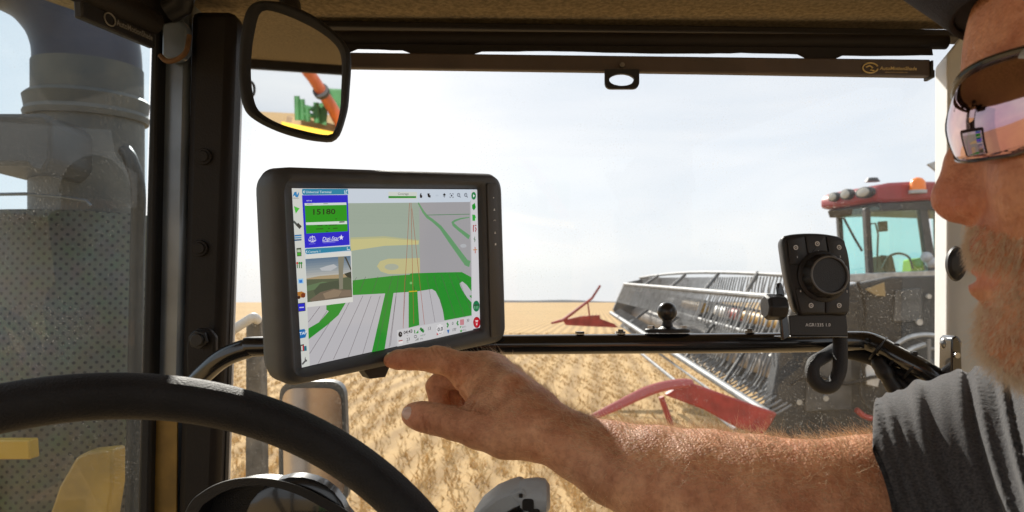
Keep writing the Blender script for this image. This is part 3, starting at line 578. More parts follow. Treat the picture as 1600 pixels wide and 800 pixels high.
for i in range(12): a = i * math.pi / 6; D.line([(x + 5 * math.cos(a), y + 8.4 * math.sin(a)), (x + 5.8 * math.cos(a), y + 9.6 * math.sin(a))], .5, (150, 150, 154))
D.text('0.0', *z8((466, 558))[0], 6, TX, True); D.text('mph', *z8((478, 583))[0], 2.2, (90, 60, 60)); D.poly(z8((458, 570), (475, 580), (461, 592)), (200, 30, 40))
D.line(z8((550, 482), (562, 500), (552, 520)), 2.6, (30, 140, 50)); D.line(z8((650, 465), (640, 482), (652, 502)), 2.6, (30, 140, 50)); D.text('0', *z8((594, 500))[0], 4.6, TX)
D.poly(z8((550, 545), (573, 540), (563, 580)), (40, 110, 180)); D.text('178°', *z8((596, 558))[0], 4.4, TX, sx=.85); D.text('30', *z8((726, 474))[0], 4.6, TX, sx=.9)
D.poly(z8((666, 452), (702, 446), (703, 496), (668, 502)), (206, 150, 156)); 
for i in range(4): D.line(z8((670 + 9 * i, 452), (671 + 9 * i, 500)), .6, (190, 90, 100))
D.poly(z8((667, 512), (680, 508), (674, 524), (668, 526)), (60, 160, 60)); D.poly(z8((668, 548), (684, 540), (684, 560), (670, 564)), (60, 160, 60)); D.text('66.5...', *z8((686, 525))[0], 2.6, (50, 50, 50)); D.text('47.2...', *z8((688, 556))[0], 2.6, (50, 50, 50))
me = bpy.data.meshes.new('screen'); me.from_pydata([tuple(v) for v in D.v], [], D.f)
ca = me.color_attributes.new('Col', 'FLOAT_COLOR', 'CORNER'); arr = []
for p, c in zip(me.polygons, D.c): arr += [*c, 1] * len(p.vertices)
ca.data.foreach_set('color', arr); me.materials.append(M_screen); link(bpy.data.objects.new('screen', me), mon)
# clamp behind the monitor to the bar
b = MB(); c0 = W(Vector((.20, -.10)), -.05); c1 = P(690, 535, .86); b.tube([c0, (c0 + c1) / 2 + UV * .01, c1], [.016, .013, .018], 14); b.build('mount_arm', M_black, mon)
b = MB(); b.prism([hit(568, 578, -.004), hit(612, 566, -.004), hit(602, 589, -.004), hit(578, 592, -.004)], -MN * .012); b.build('usb_cover', M_black, mon)
# ================================================================== GRAB BAR
gb = thing('grab_bar', 'glossy black tubular bar running across the windshield between the pillars', 'grab bar', P(800, 537, .88))
path = spline([P(302, 602, .90), P(318, 585, .89), P(348, 560, .88), P(385, 545, .88), P(430, 541, .88), P(800, 538.5, .88), P(1200, 535.5, .88), P(1330, 533, .88), P(1365, 537, .87), P(1400, 556, .85), P(1440, 577, .83), P(1478, 602, .82)], 8)
b = MB(); b.tube(path, .0128, 24); b.build('bar', M_gloss, gb)
b = MB(); b.prism([P(x, y, .915) for x, y in [(292, 600), (290, 540), (296, 520), (310, 512), (326, 514), (336, 526), (336, 570), (322, 606)]], Vector((0, .012, 0))); b.build('mounting_plate', M_trim, gb, bevel=.003)
b = MB(); c = P(312, 530, .912); b.cyl(c - FV * .006, c, .013, seg=6); b.cyl(c - FV * .010, c - FV * .006, .0085, seg=20); b.build('bolt', M_black, gb, bevel=.001)
b = MB(); b.prism([P(x, y, .80) for x, y in [(1487, 530), (1492, 525), (1497, 525), (1502, 534), (1504, 590), (1502, 602), (1486, 602)]], Vector((.004, .03, 0))); b.build('mounting_plate', M_gloss, gb, bevel=.002)
b = MB(); c = P(1479, 537, .82); b.sphere(c, .0085, sc=(.8, 1, 1)); b.cyl(c, c + RV * .014, .007, seg=6); b.build('bolt', M_chrome, gb)
b = MB(); c = P(1495, 555, .797); b.cyl(c - FV * .002, c, .0035, seg=12); b.build('bolt', M_chrome, gb)
# three bolts standing on the bar
def barp(px, dy=0, d=.88): return P(px, 537.5 - (px - 800) * .006 + dy, d)
for px in (906, 970, 1172):
    b = MB(); c = barp(px) + Vector((0, 0, .0125)); b.cyl(c, c + Vector((0, 0, .003)), .006, seg=6)
    if px != 906: b.cyl(c + Vector((0, 0, .003)), c + Vector((0, 0, .0055)), .0035, seg=12)
    b.build('bolt', M_gloss, gb)
# ball mount
bmo = thing('ball_mount', 'small black ball mount on an oval plate bolted to the middle of the bar', 'ball mount', barp(1043) + Vector((0, 0, .013)))
b0 = barp(1043) + Vector((0, 0, .0135)); b = MB()
pl = [b0 + Vector((.029 * math.copysign(abs(math.cos(a)) ** .7, math.cos(a)), .014 * math.sin(a), 0)) for a in np.linspace(0, 2 * math.pi, 32, endpoint=False)]
b.prism(pl, Vector((0, 0, .005))); b.build('base_plate', M_black, bmo, bevel=.0015)
b = MB(); rs = [(.005, .012), (.008, .0075), (.014, .006), (.018, .007)]; b.tube([b0 + Vector((0, 0, h)) for h, _ in rs], [r for _, r in rs], 20); b.build('stem', M_black, bmo)
b = MB(); b.sphere(b0 + Vector((0, 0, .027)), .0125, 28, 18); b.build('ball', mat('ball_rubber', (.02, .02, .02), .28, bump=.1, bscale=300), bmo)
for sx in (-.021, .021):
    b = MB(); c = b0 + Vector((sx, 0, .005)); b.cyl(c, c + Vector((0, 0, .004)), .0045, seg=6); b.build('bolt', M_chrome, bmo)
# ================================================================== CONTROLLER
ct = thing('control_pad', 'black handheld control pad with round knob and five numbered buttons, clamped on the bar', 'controller', P(1275, 530, .80))
CD = .80
CN = (-(FV) + RV * .06 + UV * .12).normalized(); CX = (RV - CN * RV.dot(CN)).normalized(); CX = CX.normalized(); CY = CN.cross(CX).normalized()
CO = P(1276, 440, CD)
def cl2(px, py):
    r = ray(px, py); p = CAM + r * ((CO - CAM).dot(CN) / r.dot(CN)) - CO; return Vector((p.dot(CX), p.dot(CY)))
def CW(p, off): return CO + CX * p.x + CY * p.y + CN * off
z9 = lambda x, y: (1200 + x / 4.213, 350 + y / 4.213)
face = [cl2(*z9(*p)) for p in [(100, 95), (140, 72), (230, 62), (330, 62), (420, 72), (490, 92), (515, 140), (535, 220), (545, 330), (542, 450), (528, 590), (400, 596), (290, 598), (205, 592), (165, 480), (130, 330), (108, 190)]]
def sm(ps, n=5): return [Vector((p.x, p.y)) for p in spline([(p.x, p.y, 0) for p in ps], n, True)]
fc = sm(face); cen = sum(fc, Vector((0, 0))) / len(fc)
def scl(ps, k): return [cen + (p - cen) * k for p in ps]
b = MB(); b.loft([[CW(p, -.026) for p in scl(fc, .80)], [CW(p, -.020) for p in scl(fc, .93)], [CW(p, -.008) for p in scl(fc, 1.0)], [CW(p, -.003) for p in scl(fc, 1.005)], [CW(p, 0) for p in scl(fc, .975)], [CW(p, .0012) for p in scl(fc, .94)]]); b.build('case', M_black, ct, ang=50)
# five keys, each a raised pad
M_key = mat('key_rubber', (.016, .015, .015), .55, bump=.2, bscale=900)
keys = [[(122, 108), (232, 80), (250, 200), (205, 268), (140, 270)], [(240, 80), (368, 80), (388, 212), (345, 205), (280, 205), (258, 196)], [(378, 82), (495, 108), (525, 270), (478, 270), (430, 225), (398, 205)],
        [(175, 430), (218, 418), (270, 462), (365, 482), (366, 588), (210, 584)], [(376, 482), (440, 470), (505, 415), (532, 430), (522, 585), (376, 588)]]
dots = [(175, 157), (316, 132), (459, 156), (275, 537), (459, 537)]; nums = [('1', 180, 226), ('2', 320, 190), ('3', 462, 224), ('4', 201, 450), ('5', 507, 452)]
for k, dt, (tx, nx, ny) in zip(keys, dots, nums):
    ps = roundpoly([cl2(*z9(*p)) for p in k], .0025, 4); c_ = sum(ps, Vector((0, 0))) / len(ps); b = MB()
    b.loft([[CW(p, .001) for p in ps], [CW(p, .0024) for p in ps], [CW(c_ + (p - c_) * .94, .0029) for p in ps]], False, True); ko = b.build('button', M_key, ct)
    b = MB(); c = CW(cl2(*z9(*dt)), .0031); b.tube([c + CX * (.0023 * math.cos(a)) + CY * (.0023 * math.sin(a)) for a in np.linspace(0, 2 * math.pi, 17)], .0006, 6); b.cyl(c, c + CN * .0004, .0007, seg=10); b.build('key_symbol', M_print, ko)
    text_obj('key_number', tx, CW(cl2(*z9(nx, ny)), .0030), CX, CY, .0035, M_print, ko, bold=True)
# round knob
kc = cl2(*z9(352, 345)); b = MB()
prof = [(.001, .0300), (.004, .0300), (.005, .0285), (.0058, .0262), (.016, .0245), (.0185, .0222), (.0190, .0205), (.0175, .0195), (.0172, .001)]
kx = CN
rings = []
SEG = 60
for h, r in prof:
    rings.append([CW(kc, 0) + CN * h + (CX * math.cos(2 * math.pi * i / SEG) + CY * math.sin(2 * math.pi * i / SEG)) * (r - (.0016 if (.0055 < h < .0165 and i % 5 in (0,)) else 0)) for i in range(SEG)])
b.loft(rings); b.build('knob', M_black, ct, ang=40)
b = MB(); b.tube([CW(kc, 0) + CN * .0188 + (CX * math.cos(a) + CY * math.sin(a)) * .0213 for a in np.linspace(0, 2 * math.pi, 40)], .0012, 8); b.build('knob_rim', mat('rim_grey', (.10, .10, .10), .35), ct)
# bracket
b = MB(); b.prism([CW(cl2(*z9(*p)), -.004) for p in [(150, 600), (528, 592), (541, 735), (160, 735)]], CN * -.004); b.build('bracket', M_key, ct, bevel=.001)
b = MB(); q_ = [CW(cl2(*z9(*p)), -.004) for p in [(160, 735), (541, 735), (530, 762), (112, 765)]]; b.prism([q_[0], q_[1], q_[1] - CN * .045, q_[0] - CN * .045], CY * -.002); b.build('bracket_foot', M_gloss, ct, bevel=.0008)
b = MB(); b.prism([CW(cl2(*z9(*p)), -.004) for p in [(158, 740), (112, 764), (78, 420), (84, 385), (100, 385), (118, 440)]], CN * -.003 - CX * .002); b.build('bracket_cheek', M_gloss, ct, bevel=.0008)
c = CW(cl2(*z9(58, 545)), -.006); b = MB(); b.tube([c - CX * .012, c - CX * .009, c + CX * .009, c + CX * .012], [.013, .0155, .0155, .012], 8); b.build('clamp_screw', M_black, ct, bevel=.001)
text_obj('print', 'AGR1335 1.0', CW(cl2(*z9(256, 674)), -.0035), CX, CY, .0055, M_print, ct)
# cable loop from the pad
b = MB(); b.tube(spline([P(1312, 520, .825), P(1313, 548, .815), P(1311, 580, .805), P(1300, 602, .80), P(1282, 603, .80), P(1270, 588, .803), P(1272, 568, .81), P(1290, 556, .825), P(1302, 548, .85), P(1312, 540, .88)], 10), .0082, 16)
b.build('cable', mat('braided_sleeve', (.022, .021, .022), .6, bump=1, bscale=900, var=.4, vscale=500), ct)
# cable bundle strapped along the bar + coiled cord
hb_ = thing('cable_bundle', 'black cables and coiled cord strapped with zip ties under the right end of the bar', 'cable', P(1420, 590, .84))
b = MB(); b.tube(spline([P(1322, 548, .895), P(1365, 560, .875), P(1400, 582, .86), P(1440, 600, .84), P(1480, 612, .82)], 8), .010, 14); b.build('conduit', M_rubber, hb_)
b = MB(); b.tube(spline([P(1368, 560, .86), P(1380, 578, .85), P(1393, 600, .845), P(1402, 612, .843)], 6), [.006, .007, .0085, .0095, .0095, .0095, .0105, .0105, .0105, .0085, .0085, .009, .009, .0095, .0095, .0095, .008, .007, .006], 14); b.build('connector', M_black, hb_)
b = MB(); b.tube(spline([P(1395, 590, .85), P(1425, 610, .84), P(1450, 618, .83), P(1488, 612, .82)], 8), .006, 12); b.tube(spline([P(1408, 588, .85), P(1440, 602, .84), P(1480, 610, .82)], 8), .0045, 10); b.build('cable', M_rubber, hb_)
b = MB(); b.tube([P(1405, 608, .84), P(1408, 618, .84), P(1404, 628, .838)], .003, 8)
a0 = P(1403, 624, .838); a1 = P(1376, 672, .82); dv = (a1 - a0); e1 = dv.normalized().orthogonal().normalized(); e2 = dv.normalized().cross(e1)
b.tube([a0 + dv * (i / 150) + (e1 * math.cos(i * .42) + e2 * math.sin(i * .42)) * .0068 for i in range(151)], .0026, 8); b.build('coiled_cord', M_gloss, hb_)
for (x, y, d) in ((1372, 541, .868), (1397, 558, .856), (1425, 571, .84)):
    c = P(x, y + 4, d); t = (P(x + 20, y + 14, d - .008) - P(x, y, d)).normalized(); u1 = t.orthogonal().normalized(); u2 = t.cross(u1); b = MB()
    b.tube([c + (u1 * math.cos(a) * .0165 + u2 * math.sin(a) * .0165) for a in np.linspace(0, 2 * math.pi, 30)], .0017, 6)
    if x != 1372: b.box(c + UV * .018 - FV * .004, RV * .006, UV * .006, FV * .006)
    b.build('zip_tie', M_black, hb_)
# ================================================================== REAR-VIEW MIRROR
MD = .80; mc = P(462, 112, MD)
din = ray(462, 112).normalized(); dout = Vector((.045, -1, .055)).normalized(); mn = (dout - din).normalized()
mx_ = (RV - mn * RV.dot(mn)).normalized(); my_ = mn.cross(mx_) * -1
if my_.z < 0: my_ = -my_
def ml(px, py): r = ray(px, py); p = CAM + r * ((mc - CAM).dot(mn) / r.dot(mn)); return p
def ray_poly(c, pts, n):
    out = []
    for k in range(n):
        a = 2 * math.pi * k / n; d = Vector((math.cos(a), math.sin(a))); best = None
        for i in range(len(pts)):
            p = Vector(pts[i]) - c; q2 = Vector(pts[(i + 1) % len(pts)]) - c; e = q2 - p; den = d.x * e.y - d.y * e.x
            if abs(den) < 1e-9: continue
            t = (p.x * e.y - p.y * e.x) / den; s = (p.x * d.y - p.y * d.x) / den
            if t > 0 and -1e-6 <= s <= 1 + 1e-6: best = t if best is None else max(best, t)
        out.append(c + d * best)
    return out
gi = [(404.6, 26), (412, 18), (424.8, 18), (450, 26), (479, 39), (500, 51), (519.7, 66), (531, 83), (534, 106), (533, 140), (531, 172.5), (522.5, 204), (511, 211), (473.6, 204), (436, 192.7), (407.5, 175.4), (397.4, 155), (393, 121), (394, 85), (397.4, 57.5)]
go = [(373, 121), (374, 90), (377, 57.5), (384.5, 20), (399, 4.3), (422, 2.3), (450.6, 7.2), (493.8, 27.3), (528, 54.6), (545.5, 77.6), (548.4, 100.6), (546, 140), (542.7, 172.5), (531, 210), (520, 220), (511, 222), (473.6, 217), (430.5, 204), (393, 184), (378.8, 161)]
c2 = Vector((464, 112)); sp2 = lambda ps: [Vector((p.x, p.y)) for p in spline([(x, y, 0) for x, y in ps], 4, True)]
gi = ray_poly(c2, sp2(gi), 96); go = ray_poly(c2, sp2(go), 96)
mid = lambda t: [a * (1 - t) + b_ * t for a, b_ in zip(gi, go)]
rv = thing('rear_view_mirror', 'rounded rear view mirror in a black frame under the ceiling, reflecting a red auger', 'mirror', P(430, 10, MD))
MR = lambda ps, off: [ml(p.x, p.y) + mn * off for p in ps]
b = MB(); b.loft([MR(mid(.3), -.022), MR(mid(.75), -.016), MR(mid(1), -.006), MR(mid(1), .002), MR(mid(.85), .0075), MR(mid(.55), .010), MR(mid(.22), .007), MR(mid(.0), .001)], True, False); b.build('frame', M_rubber, rv, ang=70)
b = MB(); b.loft([MR(mid(.05), .0012), MR(mid(.05), .0015)][::-1], False, False); pts = MR(mid(.03), .0014); b = MB(); b.add(pts, [tuple(range(len(pts)))]); b.build('glass', M_mirror, rv, smooth=False)
b = MB(); b.tube(spline([ml(450, 40) - mn * .02, P(455, 14, .84), P(452, 2, .86), P(440, -30, .86)], 6), .012, 14); b.build('mount_arm', M_black, rv)
b = MB(); c = P(430, -1, .87); b.box(Vector((c.x, c.y, ZC - .006)), Vector((.075, 0, 0)), Vector((0, .05, 0)), Vector((0, 0, .014))); b.build('mount_base', M_black, rv, bevel=.004)
def RM(px, py, dist):
    o = ml(px, py); i = ray(px, py).normalized(); r = i - mn * 2 * i.dot(mn); return o + r * dist
# what the mirror shows: a grain cart standing behind the tractor
gc = thing('grain_cart', 'green and tan grain cart with a red unloading auger, seen in the rear view mirror', 'grain cart', (RM(490, 200, 9).x, RM(490, 200, 9).y, 0))
b = MB(); b.tube([RM(455, 80, 7.5), RM(489, 122, 8), RM(517, 165, 8.5), RM(545, 215, 9), RM(560, 240, 9.2)], [.065, .068, .075, .085, .09], 20); b.build('auger_tube', mat('auger_red', (.62, .16, .08), .45, var=.2), gc)
b = MB(); a = RM(502, 143, 8.2); d_ = (RM(517, 165, 8.5) - RM(489, 122, 8)).normalized(); b.cyl(a - d_ * .03, a + d_ * .03, .10, seg=20); b.build('auger_band', M_dark, gc)
p0, p1, p2, p3 = RM(455, 186, 8.5), RM(470, 176, 8.5), RM(530, 200, 8.5), RM(520, 260, 8.5)
hop = [RM(452, 205, 8.8), RM(458, 182, 8.8), RM(500, 188, 8.8), RM(560, 206, 8.8), RM(560, 260, 8.8), RM(450, 240, 8.8)]
b = MB(); b.prism(hop, Vector((0, -2.2, 0))); b.build('hopper', mat('tan_sheet', (.42, .28, .15), .7, var=.3, vscale=3), gc, bevel=.02)
b = MB(); b.prism([RM(440, 190, 8.4), RM(560, 214, 8.4), RM(560, 226, 8.4), RM(440, 206, 8.4)], Vector((0, -.3, 0))); b.build('hopper_rim', mat('bright_yellow', (.75, .45, .03), .5), gc, bevel=.01)
b = MB()
for x, y0, y1 in ((464, 150, 188), (472, 155, 188), (480, 168, 190), (494, 160, 192)): b.cyl(RM(x, y0, 8.5), RM(x + 1, y1, 8.5), .035, seg=10)
b.cyl(RM(472, 166, 8.5), RM(494, 172, 8.5), .03, seg=10); b.cyl(RM(472, 178, 8.5), RM(494, 182, 8.5), .03, seg=10)
b.prism([RM(x, y, 8.6) for x, y in ((490, 166), (506, 160), (512, 176), (510, 196), (494, 192))], Vector((0, -.4, 0))); b.build('green_frame', M_green, gc)
b = MB(); b.prism([RM(x, y, 9.5) for x, y in ((512, 138), (545, 140), (545, 190), (528, 172))], Vector((0, -.6, 0))); b.build('tank_side', M_green, gc, bevel=.02)
hb0 = Vector((hop[3].x, hop[3].y, 0)); xs = [p.x for p in hop]; xm = (min(xs) + max(xs)) / 2; ym = hop[0].y - 1.1; zt = min(p.z for p in hop)
b = MB(); b.box((xm, ym, (zt + .9) / 2 + .1), Vector((max(xs) - min(xs) - .1, 0, 0)), Vector((0, 1.9, 0)), Vector((0, 0, max(.2, zt - .7)))); b.build('undercarriage', M_green, gc, bevel=.03)
for sx in (-.9, .9):
    b = MB(); c = Vector((xm + sx, ym, .75)); b.tube([c - Vector((.25, 0, 0)), c - Vector((.22, 0, 0)), c + Vector((.22, 0, 0)), c + Vector((.25, 0, 0))], [.6, .75, .75, .6], 36); b.build('wheel', M_tire, gc)
# ================================================================== STEERING WHEEL (circle fitted to its outline)
def wheel_fit():
    tgt = [(-60, 640), (0, 627), (100, 618), (175, 619), (250, 628), (400, 674), (500, 718), (600, 765), (655, 797), (700, 828)]
    best = None; rng = np.random.default_rng(3)
    x = np.array([-.25, .45, -.33, .9, .15, .205])  # centre (cam: right, fwd, up), tilt, yaw, radius
    def pts(p):
        a = np.linspace(0, 2 * np.pi, 240); ct_, st = np.cos(p[3]), np.sin(p[3]); cy, sy = np.cos(p[4]), np.sin(p[4])
        e1 = np.array([cy, sy, 0]); e2 = np.array([-sy * st, cy * st, ct_])
        q3 = np.array(p[:3])[None] + p[5] * (np.cos(a)[:, None] * e1 + np.sin(a)[:, None] * e2); return q3
    def cost(p):
        if not .185 < p[5] < .225 or not .3 < p[3] < 1.15 or abs(p[4]) > .6 or not .3 < p[1] < .6: return 1e9
        q3 = pts(p); ok = q3[:, 1] > .1; u = 800 + F * q3[:, 0] / np.maximum(q3[:, 1], .1); v = 400 - F * q3[:, 2] / np.maximum(q3[:, 1], .1)
        c = 0
        for tx, ty in tgt: c += np.min((u - tx) ** 2 + (v - ty) ** 2 + (~ok) * 1e6)
        # keep the rim about 0.42 m away at (250,628)
        k = np.argmin((u - 250) ** 2 + (v - 628) ** 2); c += ((q3[k, 1] - .43) * 600) ** 2
        return c
    c0 = cost(x); s = np.array([.05, .05, .05, .2, .2, .01])
    for i in range(6000):
        y = x + rng.normal(0, 1, 6) * s * (.998 ** (i / 3)); c = cost(y)
        if c < c0: x, c0 = y, c
    print('WHEEL', x, c0); return x, pts(x)
wx_, wp = wheel_fit()
toW = lambda v: CAM + RV * float(v[0]) + FV * float(v[1]) + UV * float(v[2])
sw = thing('steering_wheel', 'black leather steering wheel, its thick rim curving across the lower left', 'steering wheel', toW(wx_[:3]))
wc = toW(wx_[:3]); W3 = [toW(v) for v in wp][:-1]; rad = [(p - wc).normalized() for p in W3]; nrm = rad[0].cross(rad[60]).normalized()
if nrm.dot(CAM - wc) < 0: nrm = -nrm
rings = []
for p, r in zip(W3, rad):
    rings.append([p + r * (.0142 * math.cos(a)) + nrm * ((.0158 + .0012 * math.cos(3 * a)) * math.sin(a)) for a in np.linspace(0, 2 * math.pi, 28, endpoint=False)])
b = MB(); rings.append(rings[0]); b.loft(rings, False, False); b.build('rim', M_leather, sw, ang=80)
hub = wc - nrm * .05
b = MB(); b.tube([hub - nrm * .02, hub, hub + nrm * .015, hub + nrm * .02], [.05, .055, .05, .03], 32); b.build('hub', M_black, sw)
for k in (130, 190, 230):
    b = MB(); b.tube(spline([hub, hub + (W3[k] - hub) * .5 - nrm * .01, W3[k]], 6), [.018] * 6 + [.012] * 7, 14, ell=.5); b.build('spoke', M_black, sw)
b = MB(); b.cyl(hub - nrm * .02, hub - nrm * .5 - UV * .1, .035, seg=20); b.build('column', M_black, sw)
# instrument pod behind the wheel
ip = thing('instrument_pod', 'dark rounded instrument cluster hood behind the steering wheel rim', 'dashboard', P(420, 900, .55))
def arcpts(d, k=0): return [P(x, y + k, d) for x, y in [(262, 900), (290, 800), (318, 768), (360, 750), (410, 747), (460, 757), (510, 780), (560, 815), (600, 900)]]
b = MB(); R1 = arcpts(.56); R2 = arcpts(.60, -1); R3 = [P(x, y, .56) for x, y in [(285, 900), (308, 806), (330, 780), (365, 763), (410, 759), (455, 769), (498, 790), (540, 820), (575, 900)]]; R4 = [p + FV * .03 for p in R3]
s1 = lambda r: spline(r, 6)
b.loft([[p + FV * .10 - UV * .10 for p in s1(R2)], s1(R2), s1(R1), s1(R3), s1(R4)], True, True); b.build('hood', M_black, ip, ang=50)
b = MB(); c = P(470, 820, .585); b.tube([c, c - FV * .012, c - FV * .016], [.045, .045, .038], 28); b.build('gauge', M_gloss, ip)
# grey armrest terminal (bottom centre)
gt = thing('grey_handset', 'pale grey handset with black keys sticking up at the bottom centre of the picture', 'controller', P(800, 850, .5))
z10 = lambda x, y: (558 + x / 2.667, 509 + y / 2.667)
bd = [z10(*p) for p in [(470, 830), (510, 770), (580, 715), (640, 690), (690, 674), (712, 695), (735, 740), (765, 790), (790, 860), (640, 900), (500, 900)]]
b = MB(); pp = [Vector(p) for p in bd]; cen3 = sum((P(p.x, p.y, .52) for p in pp), Vector()) / len(pp)
RA = [P(p.x, p.y, .52) for p in pp]; b.loft([[cen3 + (p - cen3) * .9 + FV * .035 for p in RA], [p + FV * .02 for p in RA], [p + FV * .004 for p in RA], [cen3 + (p - cen3) * .965 for p in RA]]); b.build('case', M_grey, gt, ang=50, bevel=.002)
b = MB(); b.prism([P(*z10(*p), .519) for p in [(590, 830), (600, 790), (640, 765), (682, 745), (730, 860), (600, 870)]], -FV * .0012); b.build('display', M_gloss, gt, bevel=.001)
b = MB(); b.prism([P(*z10(*p), .5195) for p in [(635, 700), (690, 676), (740, 745), (770, 800), (785, 850), (740, 860), (690, 752)]], -FV * .002); b.build('key_field', M_grey, gt, bevel=.001)
for x, y in ((712, 744), (738, 786), (682, 706)):
    b = MB(); c = P(*z10(x, y), .5172); r = .0045 if y > 720 else .0015; b.prism([c + RV * (r * math.copysign(abs(math.cos(a)) ** .5, math.cos(a))) + UV * (r * math.copysign(abs(math.sin(a)) ** .5, math.sin(a))) for a in np.linspace(0, 6.283, 20, endpoint=False)], -FV * .0025); b.build('button', M_black, gt, bevel=.0008)
b = MB(); c = P(*z10(732, 712), .53); b.tube([c - RV * .010, c + RV * .004, c + RV * .010, c + RV * .013], [.013, .0145, .0135, .009], 20); b.build('thumb_wheel', M_grey, gt)
# ================================================================== OUTSIDE THE DOOR: exhaust stack
ex = thing('exhaust_stack', 'tall exhaust stack with curved outlet and perforated heat shield beyond the door glass', 'exhaust', P(120, 900, 1.75))
M_exh = mat('sooty_steel', (.12, .115, .10), .6, metal=.3, var=.5, vscale=7, bump=.2, bscale=50, col2=(.06, .065, .07))
ED = 1.75; k = ED / F
b = MB(); b.tube([P(138, 1200, ED), P(138, 185, ED)], 78 * k, 40); b.build('muffler', M_exh, ex)
b = MB(); b.tube([P(138, y, ED) for y in (190, 182, 176, 158, 152)], [84 * k, 86 * k, 83 * k, 86 * k, 80 * k], 40); b.tube([P(139, y, ED) for y in (152, 105)], 76 * k, 40); b.build('clamp_ring', M_exh, ex)
b = MB(); b.tube(spline([P(139, 120, ED), P(136, 70, ED), P(116, 20, ED), P(72, -28, ED), P(10, -60, ED), P(-60, -80, ED)], 8), 74 * k, 40); b.build('outlet_pipe', mat('pipe_steel', (.06, .06, .08), .45, metal=.5, var=.4, vscale=6), ex)
def perf_mat():
    m = mat('perforated_sheet', (.11, .12, .12), .5, metal=.2); n = m.node_tree; b = n.nodes['Principled BSDF']; L = n.links.new
    t = n.nodes.new('ShaderNodeUVMap'); v = n.nodes.new('ShaderNodeTexVoronoi'); v.inputs['Randomness'].default_value = 0; v.inputs['Scale'].default_value = 1
    L(t.outputs[0], v.inputs['Vector']); r = n.nodes.new('ShaderNodeValToRGB'); e = r.color_ramp.elements; e[0].position = .20; e[0].color = (.012, .012, .012, 1); e[1].position = .26; e[1].color = (.13, .128, .095, 1)
    z = n.nodes.new('ShaderNodeTexNoise'); z.inputs['Scale'].default_value = .4; mm = n.nodes.new('ShaderNodeMixRGB'); mm.blend_type = 'MULTIPLY'; mm.inputs[0].default_value = .6
    L(t.outputs[0], z.inputs['Vector']); L(v.outputs['Distance'], r.inputs[0]); L(r.outputs[0], mm.inputs[1]); L(z.outputs['Color'], mm.inputs[2]); L(mm.outputs[0], b.inputs['Base Color']); return m
sd_ = 1.62; cx0 = P(40, 330, sd_); Rr = 182 * sd_ / F
def shield():
    me = bpy.data.meshes.new('heat_shield'); vs = []; fs_ = []; uv = []; n = 36; top = P(0, 328, sd_).z; bot = P(0, 900, sd_).z
    cyc = Vector((P(40, 400, sd_).x, cx0.y + Rr * .9, 0))
    for i in range(n + 1):
        a = math.pi * (1.0 + i / n); p = cyc + Vector((Rr * 1.0 * math.cos(a), Rr * .95 * math.sin(a), 0)); cr = .03 if (i < 2 or i > n - 2) else 0
        vs += [(p.x, p.y, top - cr), (p.x, p.y, bot)]; uu = i / n * math.pi * Rr / .0165; rot = lambda u, v: ((u + v) * .7071, (u - v) * .7071)
        uv += [rot(uu, top / .0165), rot(uu, bot / .0165)]
    fs_ = [(2 * i, 2 * i + 2, 2 * i + 3, 2 * i + 1) for i in range(n)]
    me.from_pydata(vs, [], fs_); ul = me.uv_layers.new(name='UVMap')
    for l in me.loops: ul.data[l.index].uv = uv[l.vertex_index]
    me.polygons.foreach_set('use_smooth', [True] * len(me.polygons)); me.materials.append(perf_mat()); o = bpy.data.objects.new('heat_shield', me)
    sl = o.modifiers.new('s', 'SOLIDIFY'); sl.thickness = .002; link(o, ex)
shield()
b = MB(); b.tube([P(x, y, 1.60) for x, y in ((-120, 318), (-40, 304), (40, 303), (100, 308), (135, 314), (143, 322))], .004, 8); b.build('shield_edge', mat('dull_steel', (.12, .14, .17), .4, metal=.6), ex)
b = MB(); b.prism([P(x, y, 1.5) for x, y in [(-60, 176), (70, 176), (80, 190), (80, 250), (66, 272), (50, 268), (40, 258), (-60, 258)]], Vector((0, .2, 0))); b.build('filter_housing', M_dark, ex, bevel=.01)
b = MB(); b.tube(spline([P(196, 235, 1.6), P(206, 255, 1.58), P(216, 300, 1.58), P(214, 420, 1.6), P(205, 900, 1.6)], 6), .016, 12); b.build('hose', M_black, ex)
b = MB(); b.prism([P(x, y, 1.42) for x, y in [(-40, 688), (45, 688), (47, 718), (-40, 718)]], Vector((0, .03, 0))); b.build('reflector_plate', mat('yellow_reflector', (.55, .32, .03), .4), ex, bevel=.003)
b = MB(); b.prism([P(x, y, 1.40) for x, y in [(75, 810), (92, 760), (118, 715), (135, 706), (176, 702), (176, 760), (160, 860), (75, 860)]], Vector((0, .05, 0))); b.build('yellow_bracket', M_yel, ex, bevel=.006)
# handrail beyond the windshield
hr = thing('handrail', 'white tubular handrail with a dusty grey post outside the windshield, left of the monitor', 'handrail', P(397, 1200, 1.5))
b = MB(); b.tube(spline([P(300, 560, 1.5), P(345, 528, 1.5), P(385, 502, 1.5), P(396, 496, 1.5), P(402, 500, 1.52)], 6), .0105, 12); b.build('rail', M_white, hr)
b = MB(); b.prism([P(x, y, 1.52) for x, y in [(384, 498), (407, 498), (414, 1000), (382, 1000)]], Vector((0, .04, 0))); b.build('post', mat('dusty_grey', (.20, .19, .17), .8, var=.5, vscale=20), hr, bevel=.003)
